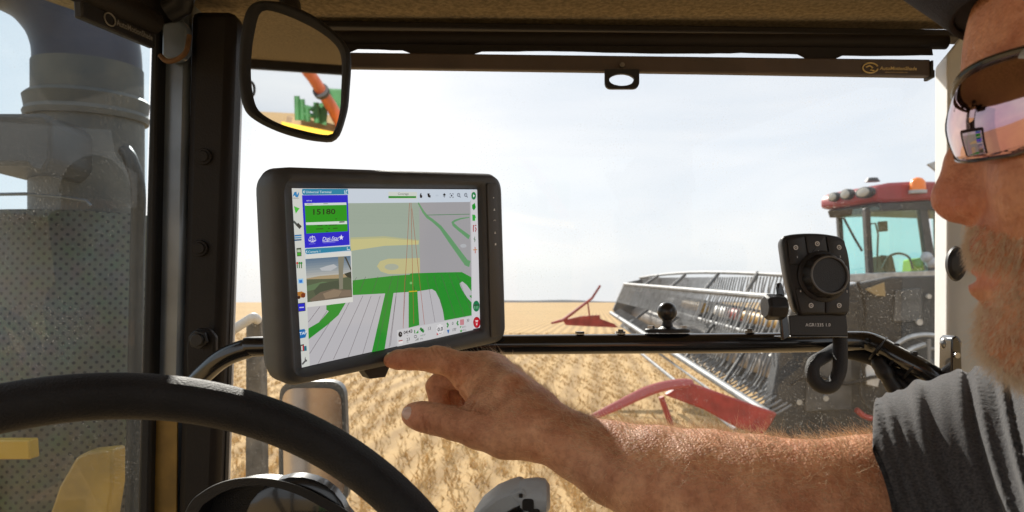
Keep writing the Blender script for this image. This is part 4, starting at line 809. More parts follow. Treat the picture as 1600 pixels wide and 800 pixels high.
# outside mirror below the monitor
om = thing('outside_mirror', 'outside door mirror in a grey housing standing below the monitor', 'mirror', P(450, 1000, 1.8))
OD = 1.7; pts = roundpoly([(436, 596), (538, 596), (545, 790), (440, 800)], 26, 6)
b = MB(); A_ = [P(p.x, p.y, OD) for p in pts]; cc = sum(A_, Vector()) / len(A_); b.loft([[cc + (p - cc) * .8 + FV * .06 for p in A_], [p + FV * .03 for p in A_], A_, [cc + (p - cc) * .93 for p in A_]], True, True); b.build('housing', mat('mirror_shell', (.09, .095, .10), .5, var=.3, vscale=20), om, ang=50)
on = (Vector((.25, -1, -.12))).normalized(); gp = []
for p in pts:
    w_ = cc + (P(p.x, p.y, OD) - cc) * .90 - FV * .004; gp.append(w_)
b = MB(); b.add(gp, [tuple(range(len(gp)))]); b.build('glass', mat('dusty_mirror', (.62, .58, .58), .18, metal=.9, var=.5, vscale=6, col2=(.40, .30, .28)), om, smooth=False)
b = MB(); b.tube([P(450, 1000, 1.78), P(448, 700, 1.78), P(450, 620, 1.78)], .02, 12); b.build('arm', mat('dusty_grey', (.2, .19, .17)), om)
# ================================================================== COMBINE HARVESTER
co = thing('combine_harvester', 'red combine harvester with a wide raised reel header, working just ahead on the right', 'combine harvester', (P(1420, 700, 11).x, P(1420, 700, 11).y, 0))
KD = 11.0
def cp(name, pxs, d, th, m, bevel=.01, par=co, lab=None):
    b = MB(); b.prism([P(x, y, d) for x, y in pxs], Vector((0, th, 0))); o = b.build(name, m, par, bevel=bevel)
    if lab: o['label'] = lab
    return o
VV = Vector((-.34, 1.2, .03)); VE = Vector((-.34, 1.2, 0)).normalized(); VNf = Vector((-1.2, -.34, 0)).normalized()
def cpv(name, pxs, d, vec, m, bevel=.01, par=co):
    b = MB(); b.prism([P(x, y, d) for x, y in pxs], vec); return b.build(name, m, par, bevel=bevel)
roof = cpv('cab_roof', [(1367, 314), (1366, 300), (1372, 290), (1392, 285), (1430, 283), (1560, 284), (1560, 318), (1450, 312), (1385, 316)], KD, VV, mat('combine_red', (.36, .04, .045), .4, var=.25, vscale=2), .05)
cpv('roof_underside', [(1372, 317), (1450, 313), (1560, 318), (1560, 332), (1440, 328), (1376, 330)], KD + .05, VV * .93, M_dark, .02)
for x, y, rx, ry, dd in ((1307, 308, .10, .07, 11.85), (1327, 304, .11, .08, 11.53), (1355, 301, .15, .08, 11.12)):
    c = P(x, y, dd) + VNf * .05; el = lambda k_, h: [c + VE * (rx * k_ * math.cos(a)) + Vector((0, 0, ry * k_ * math.sin(a))) + VNf * h for a in np.linspace(0, 2 * math.pi, 20, endpoint=False)]
    b = MB(); b.loft([el(1.15, -.06), el(1.15, .03), el(1, .035)]); rl_ = b.build('roof_light', M_dark, roof)
    b = MB(); b.loft([el(.9, .034), el(.8, .05), el(.4, .06)]); b.build('light_lens', M_lens, rl_)
b = MB(); b.tube([P(1434, y, KD - .1) for y in (302, 297)], .13, 20); b.build('beacon_base', M_grey, roof)
b = MB(); b.tube([P(1434, y, KD - .1) for y in (298, 284, 279, 277)], [.12, .11, .07, .02], 20); b.build('beacon', M_orange, roof)
b = MB(); b.tube([P(1363, y, KD + .4) for y in (284, 278)], [.12, .08], 16); b.build('antenna', M_dark, roof)
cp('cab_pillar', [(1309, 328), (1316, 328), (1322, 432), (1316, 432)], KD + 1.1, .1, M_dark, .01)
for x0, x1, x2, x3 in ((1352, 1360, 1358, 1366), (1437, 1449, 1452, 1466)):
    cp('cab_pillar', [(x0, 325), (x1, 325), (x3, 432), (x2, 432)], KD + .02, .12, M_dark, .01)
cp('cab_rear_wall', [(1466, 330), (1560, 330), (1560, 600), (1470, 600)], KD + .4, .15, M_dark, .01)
b = MB(); b.add([P(x, y, KD + .06) for x, y in [(1358, 324), (1440, 318), (1456, 424), (1362, 428)]], [(0, 1, 2, 3)]); b.build('side_window', M_tint, co, smooth=False)
b = MB(); b.add([P(1354, 325, KD + .06), P(1358, 428, KD + .06), P(1318, 429, KD + 1.12), P(1313, 328, KD + 1.12)], [(0, 1, 2, 3)]); b.build('front_window', M_tint, co, smooth=False)
b = MB(); b.add([P(1452, 320, KD + .1), P(1500, 320, KD + .1), P(1500, 424, KD + .1), P(1462, 424, KD + .1)], [(0, 1, 2, 3)]); b.build('door_window', M_tint, co, smooth=False)
b = MB(); b.add([P(1316, 328, KD + 1.15), P(1445, 322, KD + 1.15), P(1455, 424, KD + 1.15), P(1322, 430, KD + 1.15)], [(0, 1, 2, 3)]); b.build('far_window', M_tint, co, smooth=False)
cp('cab_mirror', [(1373, 346), (1387, 345), (1388, 361), (1375, 362)], KD + .9, .06, M_dark, .01)
b = MB(); b.tube([P(1356, 350, KD + .95), P(1368, 349, KD + .95), P(1372, 366, KD + .95), P(1370, 420, KD + .95)], .016, 8); b.build('mirror_stalk', M_dark, co)
b = MB(); b.tube(spline([P(1378, 420, KD + .7), P(1388, 402, KD + .7), P(1404, 396, KD + .7), P(1420, 402, KD + .7), P(1426, 420, KD + .7)], 6), .02, 8); b.build('steering_wheel', M_dark, co)
cp('seat', [(1376, 398), (1396, 400), (1402, 428), (1384, 428)], KD + .9, .5, M_dark, .03)
cp('console', [(1426, 405), (1442, 402), (1448, 416), (1446, 426), (1424, 426)], KD + .8, .3, mat('lime_cloth', (.45, .55, .05), .8), .02)
b = MB(); b.tube([P(1318, 340, KD + .04), P(1335, 372, KD + .04), P(1347, 392, KD + .04)], .02, 8); b.build('wiper', M_dark, co)
for (x, y) in ((1448, 402), (1455, 410)):
    b = MB(); b.sphere(P(x, y, KD - .1), .09); b.build('work_light', M_grey, co)
cp('top_mirror', [(1449, 256), (1478, 246), (1490, 256), (1474, 276)], KD - .5, .05, M_grey, .01)
cp('cab_sill', [(1308, 429), (1468, 422), (1480, 432), (1400, 440), (1310, 440)], KD - .02, .2, M_silver, .01)
# dark near side: feeder house and end sheet, with its fittings
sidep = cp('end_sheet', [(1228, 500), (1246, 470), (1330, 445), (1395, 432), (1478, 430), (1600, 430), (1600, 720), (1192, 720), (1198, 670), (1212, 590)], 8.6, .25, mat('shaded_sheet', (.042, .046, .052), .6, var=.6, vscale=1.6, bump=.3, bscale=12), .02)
cp('warning_plate', [(1352, 452), (1382, 441), (1384, 463), (1370, 462)], 8.55, .02, mat('tan_plate', (.32, .24, .12), .6), .003, sidep)
cp('white_panel', [(1350, 570), (1358, 560), (1376, 590), (1372, 605), (1350, 600)], 8.5, .03, M_white, .01, sidep)
b = MB(); b.tube(spline([P(1392, 545, 8.4), P(1418, 528, 8.4), P(1450, 523, 8.4), P(1482, 530, 8.4)], 6), .03, 8); b.tube(spline([P(1400, 560, 8.4), P(1425, 545, 8.4), P(1445, 538, 8.4)], 6), .035, 8); b.build('hydraulic_hose', M_silver, co)
b = MB(); b.tube(spline([P(1338, 640, 8.4), P(1350, 650, 8.4), P(1362, 654, 8.4)], 5), .035, 8); b.build('red_latch', M_red, co)
for k_, (x0, y0, x1, y1, c_) in enumerate(((1300, 470, 1340, 520, 0), (1400, 450, 1440, 500, 1), (1262, 560, 1330, 640, 1), (1385, 610, 1470, 680, 0), (1440, 560, 1478, 600, 1))):
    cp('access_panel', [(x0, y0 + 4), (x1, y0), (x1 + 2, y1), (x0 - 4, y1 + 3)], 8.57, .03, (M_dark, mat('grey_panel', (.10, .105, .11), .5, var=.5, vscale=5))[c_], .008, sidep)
for q_ in ([(1240, 520), (1262, 540), (1300, 536), (1342, 552), (1352, 600)], [(1236, 600), (1270, 585), (1320, 600), (1380, 590), (1420, 640)], [(1380, 640), (1400, 610), (1440, 600), (1482, 612)], [(1340, 440), (1352, 480), (1346, 530)]):
    b = MB(); b.tube(spline([P(x, y, 8.42) for x, y in q_], 6), .022, 8); b.build('hydraulic_hose', M_rubber, co)
b = MB()
for k_ in range(5): b.tube([P(1452, 545 + 26 * k_, 8.3), P(1476, 545 + 26 * k_, 8.3)], .02, 6)
b.tube([P(1452, 530, 8.3), P(1452, 690, 8.3)], .02, 6); b.build('ladder', mat('grey_steel', (.2, .2, .2), .5), co)
for x, y, r in ((1248, 628, .035), (1289, 622, .035), (1435, 503, .04), (1450, 463, .03)):
    b = MB(); c = P(x, y, 8.58); b.cyl(c - FV * .03, c, r, seg=14); b.build('bolt_cap', M_silver, co)
b = MB(); b.tube([P(1374 + 30 * math.cos(a), 600 + 45 * math.sin(a), 8.5) for a in np.linspace(0, 2 * math.pi, 30)], .02, 8); b.build('belt_guard', M_dark, co)
c = P(1420, 700, 10.5)
for yy in (9.6, 12.6):
    b = MB(); c = Vector((6.2, yy, .95)); b.tube([c - Vector((0, .3, 0)), c - Vector((0, .26, 0)), c + Vector((0, .26, 0)), c + Vector((0, .3, 0))], [.75, .95, .95, .75], 40); b.build('wheel', M_tire, co)
b = MB(); b.box((11.0, 11.4, 2.2), Vector((5.0, 0, 0)), Vector((0, 2.6, 0)), Vector((0, 0, 2.2))); b.build('body', M_red, co, bevel=.08)
for yy in (10.0, 12.6):
    b = MB(); c = Vector((10.6, yy, .65)); b.tube([c - Vector((0, .2, 0)), c + Vector((0, .2, 0))], .65, 30); b.build('wheel', M_tire, co)
# header: back sheet, bats with tines
ND, FD = 8.0, 19.0
def seg(a, b_, t): return a + (b_ - a) * t
bats = {'B1': (P(1262, 432, 9.0), P(1000, 434, 20)), 'B2': (P(1246, 468, 8.2), P(976, 444, 18.8)), 'B3': (P(1208, 652, 7.8), P(955, 489, 18.6)), 'B4': (P(1262, 545, 9.0), P(990, 470, 20))}
for kx_, rr_ in (('B1', .03), ('B2', .045), ('B3', .055), ('B4', .035)):
    a, e = bats[kx_]; mids = []
    for i in range(13):
        t = i / 12; p = seg(a, e, t)
        if kx_ == 'B1': p = p + Vector((0, 0, .10 * math.sin(math.pi * t)))
        mids.append(p)
    b = MB(); b.tube(mids, rr_, 10); b.build('reel_bat', M_reel, co)
# shields between the bats
bs = MB(); a0, a1 = P(1275, 500, 9.6), P(1002, 452, 20.4); c0_, c1_ = P(1230, 640, 9.6), P(985, 500, 20.4)
bs.prism([a0, a1, c1_, c0_], Vector((.05, .02, 0))); bs.build('back_sheet', mat('header_back', (.035, .038, .042), .6, var=.6, vscale=1.2), co)
b = MB(); b.tube([P(1262, 590, 9.3), P(985, 486, 20.0)], .22, 16); b.build('auger', mat('auger_steel', (.36, .33, .30), .5, var=.5, vscale=2), co)
for t0, t1, mm in ((.05, .2, M_yel), (.42, .55, M_yel), (.62, .68, M_white), (.28, .34, M_white), (.78, .84, M_yel), (.88, .91, M_red), (.22, .26, M_red)):
    p, q2 = seg(P(1258, 512, 9.2), P(1000, 462, 20.1), t0), seg(P(1258, 512, 9.2), P(1000, 462, 20.1), t1); b = MB(); b.tube([p, q2], .10, 12); b.build('drum_cover', mm, co)
cp('far_end_sheet', [(958, 484), (976, 442), (1004, 436), (1008, 470), (996, 500), (975, 503)], 18.9, .15, mat('far_sheet', (.12, .125, .13), .6, var=.4, vscale=2), .01)
# cutter bar in front, below
cb0, cb1 = P(1150, 672, 7.6), P(962, 520, 17.5)
b = MB(); b.tube([cb0, cb1], .028, 8); b.tube([P(1195, 672, 7.9), P(975, 512, 18)], .02, 8); b.build('cutter_bar', M_reel, co)
# tines: the hundred that show largest are parts, the rest one part
tines = []
def tine_pts(p, drop, fwd, curl):
    return spline([p, p + Vector((-fwd * .35, 0, -drop * .35)), p + Vector((-fwd * .6, 0, -drop * .7)), p + Vector((-fwd * (1 - curl), 0, -drop))], 2)
for kx_, n_, drop, fwd, curl in (('B1', 84, .34, .10, .6), ('B2', 88, .50, .24, .1), ('B4', 92, .75, .42, .0), ('B3', 80, -.12, -.30, .2)):
    a, e = bats[kx_]
    for i in range(n_):
        t = (i + .5) / n_; tines.append((seg(a, e, t), drop, fwd, curl, t))
tines.sort(key=lambda z: z[0].y)
cache = {}
for p, drop, fwd, curl, t in tines[:100]:
    key = (drop, fwd)
    if key not in cache:
        b = MB(); b.tube(tine_pts(Vector((0, 0, 0)), drop, fwd, curl), .013, 6); o = b.build('tine', M_reel, None); me = o.data; bpy.data.objects.remove(o); cache[key] = me
    o = bpy.data.objects.new('tine', cache[key]); o.location = p; o.rotation_euler = (0, random.uniform(-.06, .06), random.uniform(-.1, .1)); link(o, co)
b = MB()
for p, drop, fwd, curl, t in tines[100:]: b.tube(tine_pts(p, drop, fwd, curl), .015, 5)
tag(b.build('tine', M_reel, co), kind='stuff')
for t in (.16, .34, .55, .78):
    b = MB(); b.tube([seg(*bats['B1'], t) + Vector((0, 0, .06)), seg(*bats['B2'], t)], .035, 8); b.build('reel_arm', M_dark, co)
    b = MB(); b.tube([seg(*bats['B4'], t), seg(*bats['B3'], t)], .03, 8); b.build('reel_arm', M_dark, co)
# red crop dividers at both ends
dv_ = cp('crop_divider', [(1074, 596), (1215, 646), (1206, 662), (1192, 682), (1150, 668), (1100, 640), (1040, 618)], 7.2, .12, M_red, .02)
b = MB(); b.tube(spline([P(905, 662, 6.8), P(960, 636, 6.9), P(1010, 612, 7.1), P(1045, 602, 7.2), P(1082, 598, 7.25)], 5), [.02, .03, .035, .04, .045, .05, .05, .055, .055, .06, .06, .06, .06, .06, .06, .06, .06, .06, .06, .05, .04], 10, ell=.7); b.build('divider_nose', mat('pale_red', (.40, .07, .06), .4, coat=.3), dv_)
b = MB(); b.cyl(P(1033, 620, 7.2), P(1050, 668, 7.2), .03, seg=8); b.build('divider_strut', M_red, dv_)
b = MB(); c = P(1205, 660, 7.6); b.tube([c - FV * .1, c + FV * .1], .12, 20); b.build('hub', M_dark, dv_)
d2 = cp('crop_divider', [(880, 500), (908, 494), (937, 492), (938, 498), (960, 506), (966, 512), (920, 510), (884, 508)], 18.5, .15, M_red, .01)
b = MB(); b.tube([P(862, 505, 18), P(880, 500, 18.2), P(925, 466, 18.5), P(938, 446, 18.5)], [.03, .05, .035, .03], 8); b.tube([P(918, 470, 18.5), P(922, 500, 18.5)], .02, 8); b.build('divider_rod', M_red, d2)
# ================================================================== PERSON
def kp(px, py, d):
    p = P(px, py, d); return np.array([p.x, p.y, p.z])
class SDF:
    def __init__(s, lo, hi, h):
        s.lo = np.array(lo, float); s.h = h; s.n = np.ceil((np.array(hi) - s.lo) / h).astype(int) + 1
        s.g = np.full(s.n, .05, np.float32)
    def block(s, lo, hi, m):
        a = np.clip(np.floor((np.array(lo) - m - s.lo) / s.h).astype(int), 0, s.n); b = np.clip(np.ceil((np.array(hi) + m - s.lo) / s.h).astype(int) + 1, 0, s.n)
        if np.any(b <= a): return None
        ax = [(s.lo[i] + s.h * np.arange(a[i], b[i])).astype(np.float32) for i in range(3)]
        return (slice(a[0], b[0]), slice(a[1], b[1]), slice(a[2], b[2])), ax[0][:, None, None], ax[1][None, :, None], ax[2][None, None, :]
    def merge(s, sl, d, k, sub=False):
        g = s.g[sl]
        if sub: d = -d; h_ = np.clip(.5 - .5 * (g - d) / k, 0, 1) if k > 0 else (d > g).astype(np.float32); s.g[sl] = g * (1 - h_) + d * h_ + k * h_ * (1 - h_); return
        if k <= 0: s.g[sl] = np.minimum(g, d); return
        h_ = np.clip(.5 + .5 * (g - d) / k, 0, 1); s.g[sl] = g * (1 - h_) + d * h_ - k * h_ * (1 - h_)
    def cap(s, a, b, ra, rb, k=.004, sub=False, flat=None):
        a = np.array(a); b = np.array(b); r = max(ra, rb) + k + 3 * s.h
        B = s.block(np.minimum(a, b), np.maximum(a, b), r)
        if B is None: return
        sl, X, Y, Z = B; ab = b - a; L = ab @ ab + 1e-12
        t = np.clip(((X - a[0]) * ab[0] + (Y - a[1]) * ab[1] + (Z - a[2]) * ab[2]) / L, 0, 1)
        dx, dy, dz = X - a[0] - t * ab[0], Y - a[1] - t * ab[1], Z - a[2] - t * ab[2]
        if flat is not None:   # squash along a direction: (unit vector, factor)
            u, f = flat; q_ = dx * u[0] + dy * u[1] + dz * u[2]; e = (1 / f - 1) * q_; dx, dy, dz = dx + e * u[0], dy + e * u[1], dz + e * u[2]
        d = np.sqrt(dx * dx + dy * dy + dz * dz) - (ra + (rb - ra) * t); s.merge(sl, d.astype(np.float32), k, sub)
    def chain(s, pts, k=.004, flat=None):
        for (p, r), (q_, r2) in zip(pts[:-1], pts[1:]): s.cap(p, q_, r, r2, k, flat=flat)
    def ell(s, c, axes, rad, k=.01, sub=False):
        R = max(rad); B = s.block(np.array(c) - R, np.array(c) + R, k + 3 * s.h)
        if B is None: return
        sl, X, Y, Z = B; q0 = q1 = 0
        for u, r in zip(axes, rad):
            v = (X - c[0]) * u[0] + (Y - c[1]) * u[1] + (Z - c[2]) * u[2]; q0 = q0 + (v / r) ** 2; q1 = q1 + (v / r / r) ** 2
        k0 = np.sqrt(q0); k1 = np.sqrt(q1) + 1e-9; s.merge(sl, (k0 * (k0 - 1) / k1).astype(np.float32), k, sub)
    def mesh(s):
        g = s.g; n = s.n; ins = g < 0
        c = np.zeros(n - 1, np.int8)
        for i in (0, 1):
            for j in (0, 1):
                for k in (0, 1): c += ins[i:n[0] - 1 + i, j:n[1] - 1 + j, k:n[2] - 1 + k]
        A = np.argwhere((c > 0) & (c < 8)); idx = np.full(n - 1, -1, np.int32); idx[tuple(A.T)] = np.arange(len(A))
        acc = np.zeros((len(A), 3)); cnt = np.zeros(len(A)); cs = [(i, j, k) for i in (0, 1) for j in (0, 1) for k in (0, 1)]
        for p in cs:
            for ax in range(3):
                if p[ax]: continue
                q_ = list(p); q_[ax] = 1; f0 = g[A[:, 0] + p[0], A[:, 1] + p[1], A[:, 2] + p[2]]; f1 = g[A[:, 0] + q_[0], A[:, 1] + q_[1], A[:, 2] + q_[2]]
                m = (f0 < 0) != (f1 < 0); t = np.where(m, f0 / np.where(m, f0 - f1, 1), 0)
                v = np.array(p, float)[None] + t[:, None] * (np.array(q_) - np.array(p))[None]; acc += v * m[:, None]; cnt += m
        V = (A + acc / cnt[:, None]) * s.h + s.lo; Q = []
        for ax in range(3):
            a0 = [slice(0, n[i] - 1) if i == ax else slice(1, n[i] - 1) for i in range(3)]; a1 = list(a0); a1[ax] = slice(1, n[ax])
            s0 = ins[tuple(a0)]; s1 = ins[tuple(a1)]; E_ = np.argwhere(s0 != s1); off = np.array([0 if i == ax else 1 for i in range(3)]); E_ = E_ + off
            u, v = [i for i in range(3) if i != ax]; du = np.zeros(3, int); du[u] = 1; dv2 = np.zeros(3, int); dv2[v] = 1
            f = [idx[tuple((E_ - o_).T)] for o_ in (0 * du, du, du + dv2, dv2)]; q_ = np.stack(f, 1)
            fl = ins[tuple(E_.T)] ^ (ax == 1); q_[~fl] = q_[~fl][:, ::-1]; Q.append(q_)
        Q = np.concatenate(Q); Q = Q[(Q >= 0).all(1)]; return V, Q
def np_mesh(name, V, Q, m, parent=None):
    me = bpy.data.meshes.new(name); me.vertices.add(len(V)); me.vertices.foreach_set('co', V.astype(np.float32).ravel())
    k = Q.shape[1]; me.loops.add(Q.size); me.loops.foreach_set('vertex_index', Q.astype(np.int32).ravel()); me.polygons.add(len(Q))
    me.polygons.foreach_set('loop_start', np.arange(0, Q.size, k, dtype=np.int32)); me.update(); me.validate(); me.polygons.foreach_set('use_smooth', [True] * len(me.polygons))
    me.materials.append(m); o = bpy.data.objects.new(name, me); return link(o, parent)
dplane = lambda px, py: (lambda p: (p - CAM).dot(FV))(hit(px, py, .010))
D0 = dplane(615, 562)
print('monitor depth under the finger', D0)
# ---- arm and hand
def arm(S, grow=0):
    K = kp; d = D0
    ix = [(K(611, 563, d - .010), .0078), (K(622, 562, d - .0115), .0098), (K(642, 561, d - .013), .0108), (K(660, 561, d - .015), .0112), (K(680, 563, d - .018), .0128), (K(700, 566, d - .022), .0132), (K(728, 572, d - .024), .0140), (K(754, 577, d - .024), .0150)]
    S.chain(ix, .004)
    th_ = [(K(644, 648, .640), .0098), (K(656, 650, .638), .0118), (K(672, 653, .635), .0122), (K(688, 656, .633), .0128), (K(712, 662, .628), .0138), (K(748, 668, .62), .0178), (K(790, 676, .61), .0215), (K(832, 682, .602), .020)]
    # palm: bones from the wrist to each knuckle
    wr = K(846, 664, .605); kn = [K(759, 580, d - .022), K(776, 578, d - .010), K(796, 590, d + .008), K(812, 610, d + .016)]
    for kk, r1, r0 in zip(kn, (.0172, .0160, .0150, .0135), (.021, .021, .020, .018)): S.cap(kk, wr + (kk - wr) * .12, r1, r0, .012)
    S.cap(K(738, 592, d - .022), K(820, 650, .62), .0125, .022, .018); S.cap(K(752, 592, d - .026), K(778, 650, .632), .0130, .0165, .018); S.cap(K(722, 588, d - .016), K(748, 622, d - .02), .0095, .0125, .014); S.cap(K(775, 640, .64), K(838, 676, .61), .022, .023, .012); S.cap(K(745, 640, .64), K(790, 660, .62), .012, .016, .010)
    S.chain(th_, .008)
    # folded fingers
    for pts in ([(kn[1], .0150), (K(728, 588, d + .004), .0118), (K(688, 598, d + .008), .0112), (K(682, 604, d + .008), .0112), (K(686, 630, d + .004), .0102), (K(700, 648, d), .0096), (K(722, 648, d - .006), .0085)],
                [(kn[2], .0140), (K(740, 600, d + .020), .0112), (K(704, 610, d + .024), .0108), (K(708, 640, d + .020), .0098), (K(735, 655, d + .012), .0082)],
                [(kn[3], .0125), (K(760, 625, d + .034), .0100), (K(728, 630, d + .036), .0095), (K(735, 655, d + .030), .0085), (K(755, 662, d + .022), .0075)]):
        S.chain(pts, .003)
    # wrist and forearm
    fa = [(K(832, 662, .607), .0235), (K(866, 678, .597), .0238), (K(905, 700, .585), .0262), (K(960, 724, .568), .0325), (K(1030, 748, .545), .0395), (K(1110, 768, .52), .0440), (K(1190, 784, .50), .0455), (K(1262, 794, .485), .0440), (K(1300, 798, .48), .0450), (K(1360, 795, .48), .0480), (K(1460, 790, .485), .054), (K(1620, 770, .49), .062), (K(1760, 775, .49), .066)]
    S.chain(fa, .010)
    # tendons and knuckle relief
    S.cap(kn[0] + np.array([0, 0, .004]), K(800, 602, .63), .0105, .012, .012); S.cap(K(682, 552, d - .019), K(690, 553, d - .020), .0060, .0060, .008)
ha = .0013
LO = np.minimum(kp(590, 900, .70), kp(590, 540, .45)) - .03; 
allp = [kp(600, 540, .74), kp(600, 700, .60), kp(1500, 640, .49), kp(1400, 900, .44), kp(1400, 900, .55), kp(830, 560, .74)]
lo = np.min(allp, 0) - .02; hi = np.max(allp, 0) + .02; hi[0] = kp(1560, 800, .49)[0]
S1 = SDF(lo, hi, ha); arm(S1)
V1, Q1 = S1.mesh(); print('arm', S1.n, len(V1)); del S1
# ---- head, neck, torso; px measured on the mid-plane of the head, side = metres towards the camera
HD = .375
HN = Vector((ray(1620, 330).x, ray(1620, 330).y, 0)).normalized(); HC = P(1620, 330, HD)   # HN: horizontal, from camera to head
HF = Vector((-HN.y, HN.x, 0))                                                                    # the way the face looks
def hp(px, py, side=0):
    r = ray(1446 + (px - 1446) * 1.22, py); p = CAM + r * ((HC - CAM).dot(HN) / r.dot(HN)) - HN * side; return np.array([p.x, p.y, p.z])
BX, BY = -HF, HN
X_, Y_, Z_ = np.array(BX), np.array(BY), np.array([0, 0, 1.])
def rotax(a):   # forward axis tilted in the XZ plane
    return X_ * math.cos(a) + Z_ * math.sin(a), Y_, Z_ * math.cos(a) - X_ * math.sin(a)
def head(S):
    S.ell(hp(1800, 60), rotax(0), (.100, .076, .108), .012)
    S.ell(hp(1715, 250), rotax(.1), (.066, .060, .090), .020)
    S.ell(hp(1640, 330), rotax(-.1), (.036, .046, .060), .016)
    for s_ in (-1, 1):
        S.cap(hp(1545, 132, .012 * s_), hp(1600, 140, .050 * s_), .012, .012, .014)         # brow
        S.ell(hp(1566, 208, .032 * s_), rotax(0), (.018, .018, .014), .006, sub=True)         # eye socket
        S.ell(hp(1580, 208, .032 * s_), rotax(0), (.013, .013, .013), .003)
        S.ell(hp(1610, 300, .040 * s_), rotax(.2), (.024, .020, .024), .018)                  # cheek
        S.cap(hp(1590, 530, .014 * s_), hp(1770, 430, .058 * s_), .020, .018, .022)           # jaw
        S.cap(hp(1504, 322, .0125 * s_), hp(1520, 316, .0150 * s_), .0075, .0075, .005)       # nostril wing
        S.cap(hp(1500, 338, .0085 * s_), hp(1494, 338, .0075 * s_), .0026, .0022, .002, sub=True)
        S.ell(hp(1800, 235, .078 * s_), rotax(.2), (.018, .008, .032), .004)                  # ear
        S.ell(hp(1800, 235, .087 * s_), rotax(.2), (.011, .006, .022), .003, sub=True)
    # nose
    S.cap(hp(1545, 170), hp(1500, 252), .010, .0105, .010); S.cap(hp(1502, 250), hp(1482, 306), .0098, .0098, .008)
    S.cap(hp(1482, 308), hp(1481, 312), .0105, .0105, .004); S.cap(hp(1490, 326), hp(1530, 336), .0078, .008, .006); S.cap(hp(1530, 290), hp(1500, 300), .015, .012, .010)
    # mouth
    S.cap(hp(1546, 390, .020), hp(1546, 390, -.020), .015, .015, .012)
    S.cap(hp(1526, 424, .012), hp(1526, 424, -.012), .0060, .0060, .005); S.cap(hp(1546, 426, .024), hp(1526, 424, .012), .004, .006, .004)
    S.cap(hp(1523, 449, .012), hp(1523, 449, -.012), .0070, .0070, .005); S.cap(hp(1546, 446, .022), hp(1523, 449, .012), .004, .006, .004)
    S.cap(hp(1509, 437, .022), hp(1509, 437, -.022), .0022, .0022, .002, sub=True)
    S.cap(hp(1582, 470, .018), hp(1582, 470, -.018), .016, .016, .010)
    S.ell(hp(1584, 520), rotax(0), (.021, .026, .021), .014)
    # neck
    S.cap(hp(1790, 420), kp(1860, 760, .41), .058, .062, .03)
def torso(S, g=0.0, k=.03):
    ax = rotax(0)
    S.ell(kp(1960, 1130, .38), ax, (.115 + g, .17 + g, .26), k)
    S.cap(kp(1700, 780, .48), kp(1860, 740, .42), .062 + g, .060 + g, k); S.cap(kp(1860, 740, .42), kp(2300, 960, .27), .060 + g, .062 + g, k)
    S.cap(kp(1900, 1000, .46), kp(2450, 1200, .30), .095 + g, .095 + g, k)
pts_ = [hp(1430, -230, .1), hp(1430, -230, -.1), kp(2100, 1500, .5), kp(1450, 700, .56), kp(2150, 900, .2)]
lo = np.array([.228, .10, 2.0]); hi = np.array([.62, .66, 2.80])
S2 = SDF(lo, hi, .0024); head(S2); torso(S2); arm_pts = [(kp(1460, 790, .485), .054), (kp(1620, 770, .49), .062), (kp(1760, 775, .49), .066)]; S2.chain(arm_pts, .02)
V2, Q2 = S2.mesh(); print('head', S2.n, len(V2)); del S2
keep = np.ones(len(V2), bool)
Vb = np.concatenate([V1, V2]); Qb = np.concatenate([Q1, Q2 + len(V1)])
def groove(V, N):
    d = V - np.array(CAM); z = d @ np.array(FV); uu = 800 + F * (d @ np.array(RV)) / z; vv = 400 - F * (d @ np.array(UV)) / z; out = V.copy()
    for (x0, y0, x1, y1, w_, dp) in [(675, 543, 682, 557, 1.5, .9), (682, 543, 690, 556, 1.5, .9), (634, 552, 637, 560, 1.3, .6), (662, 648, 667, 674, 1.4, .8), (669, 650, 673, 668, 1.3, .7), (716, 634, 735, 640, 1.8, 1.1), (735, 640, 744, 626, 1.8, 1.0),
        (728, 592, 716, 606, 2.0, 1.0), (716, 606, 714, 630, 2.0, .9), (706, 587, 716, 600, 1.6, .8), (683, 606, 705, 612, 1.5, .7), (650, 548, 653, 560, 1.3, .4), (688, 652, 690, 672, 1.4, .4), (742, 640, 760, 646, 1.6, .5), (700, 560, 712, 572, 1.6, .4)]:
        L = (x1 - x0) ** 2 + (y1 - y0) ** 2; t = np.clip(((uu - x0) * (x1 - x0) + (vv - y0) * (y1 - y0)) / L, 0, 1); ds = np.hypot(uu - x0 - t * (x1 - x0), vv - y0 - t * (y1 - y0))
        out -= N * (np.exp(-(ds / w_) ** 2) * dp * .0015 * (N @ np.array(FV) < .2))[:, None]
    return out
pr = thing('person', 'bearded man in mirrored sunglasses and charcoal t-shirt pointing at the monitor', 'person', P(1800, 1400, .42))
body = np_mesh('body', Vb, Qb, M_skin, pr); NB = np.empty(len(Vb) * 3, np.float32); body.data.vertices.foreach_get('normal', NB)
Vb = groove(Vb, NB.reshape(-1, 3)); body.data.vertices.foreach_set('co', Vb.astype(np.float32).ravel()); body.data.update()
def proj(V):
    d = V - np.array(CAM); z = d @ np.array(FV); return 800 + F * (d @ np.array(RV)) / z, 400 - F * (d @ np.array(UV)) / z, z
u, v, z = proj(Vb); fl = np.zeros(len(Vb), np.float32); hd = (np.arange(len(Vb)) >= len(V1))
fl += hd * (.14 + .34 * np.exp(-((u - 1480) ** 2 + (v - 310) ** 2) / 60 ** 2)); fl += hd * .22 * ((np.abs(v - 437) < 20) & (u < 1560)); fl = np.where(hd & (v > 455) & (v < 660), 0, fl)
fl += (~hd) * .25 * np.exp(-((u - 620) ** 2 + (v - 565) ** 2) / 30 ** 2) + (~hd) * .3 * np.exp(-((u - 640) ** 2 + (v - 648) ** 2) / 30 ** 2)
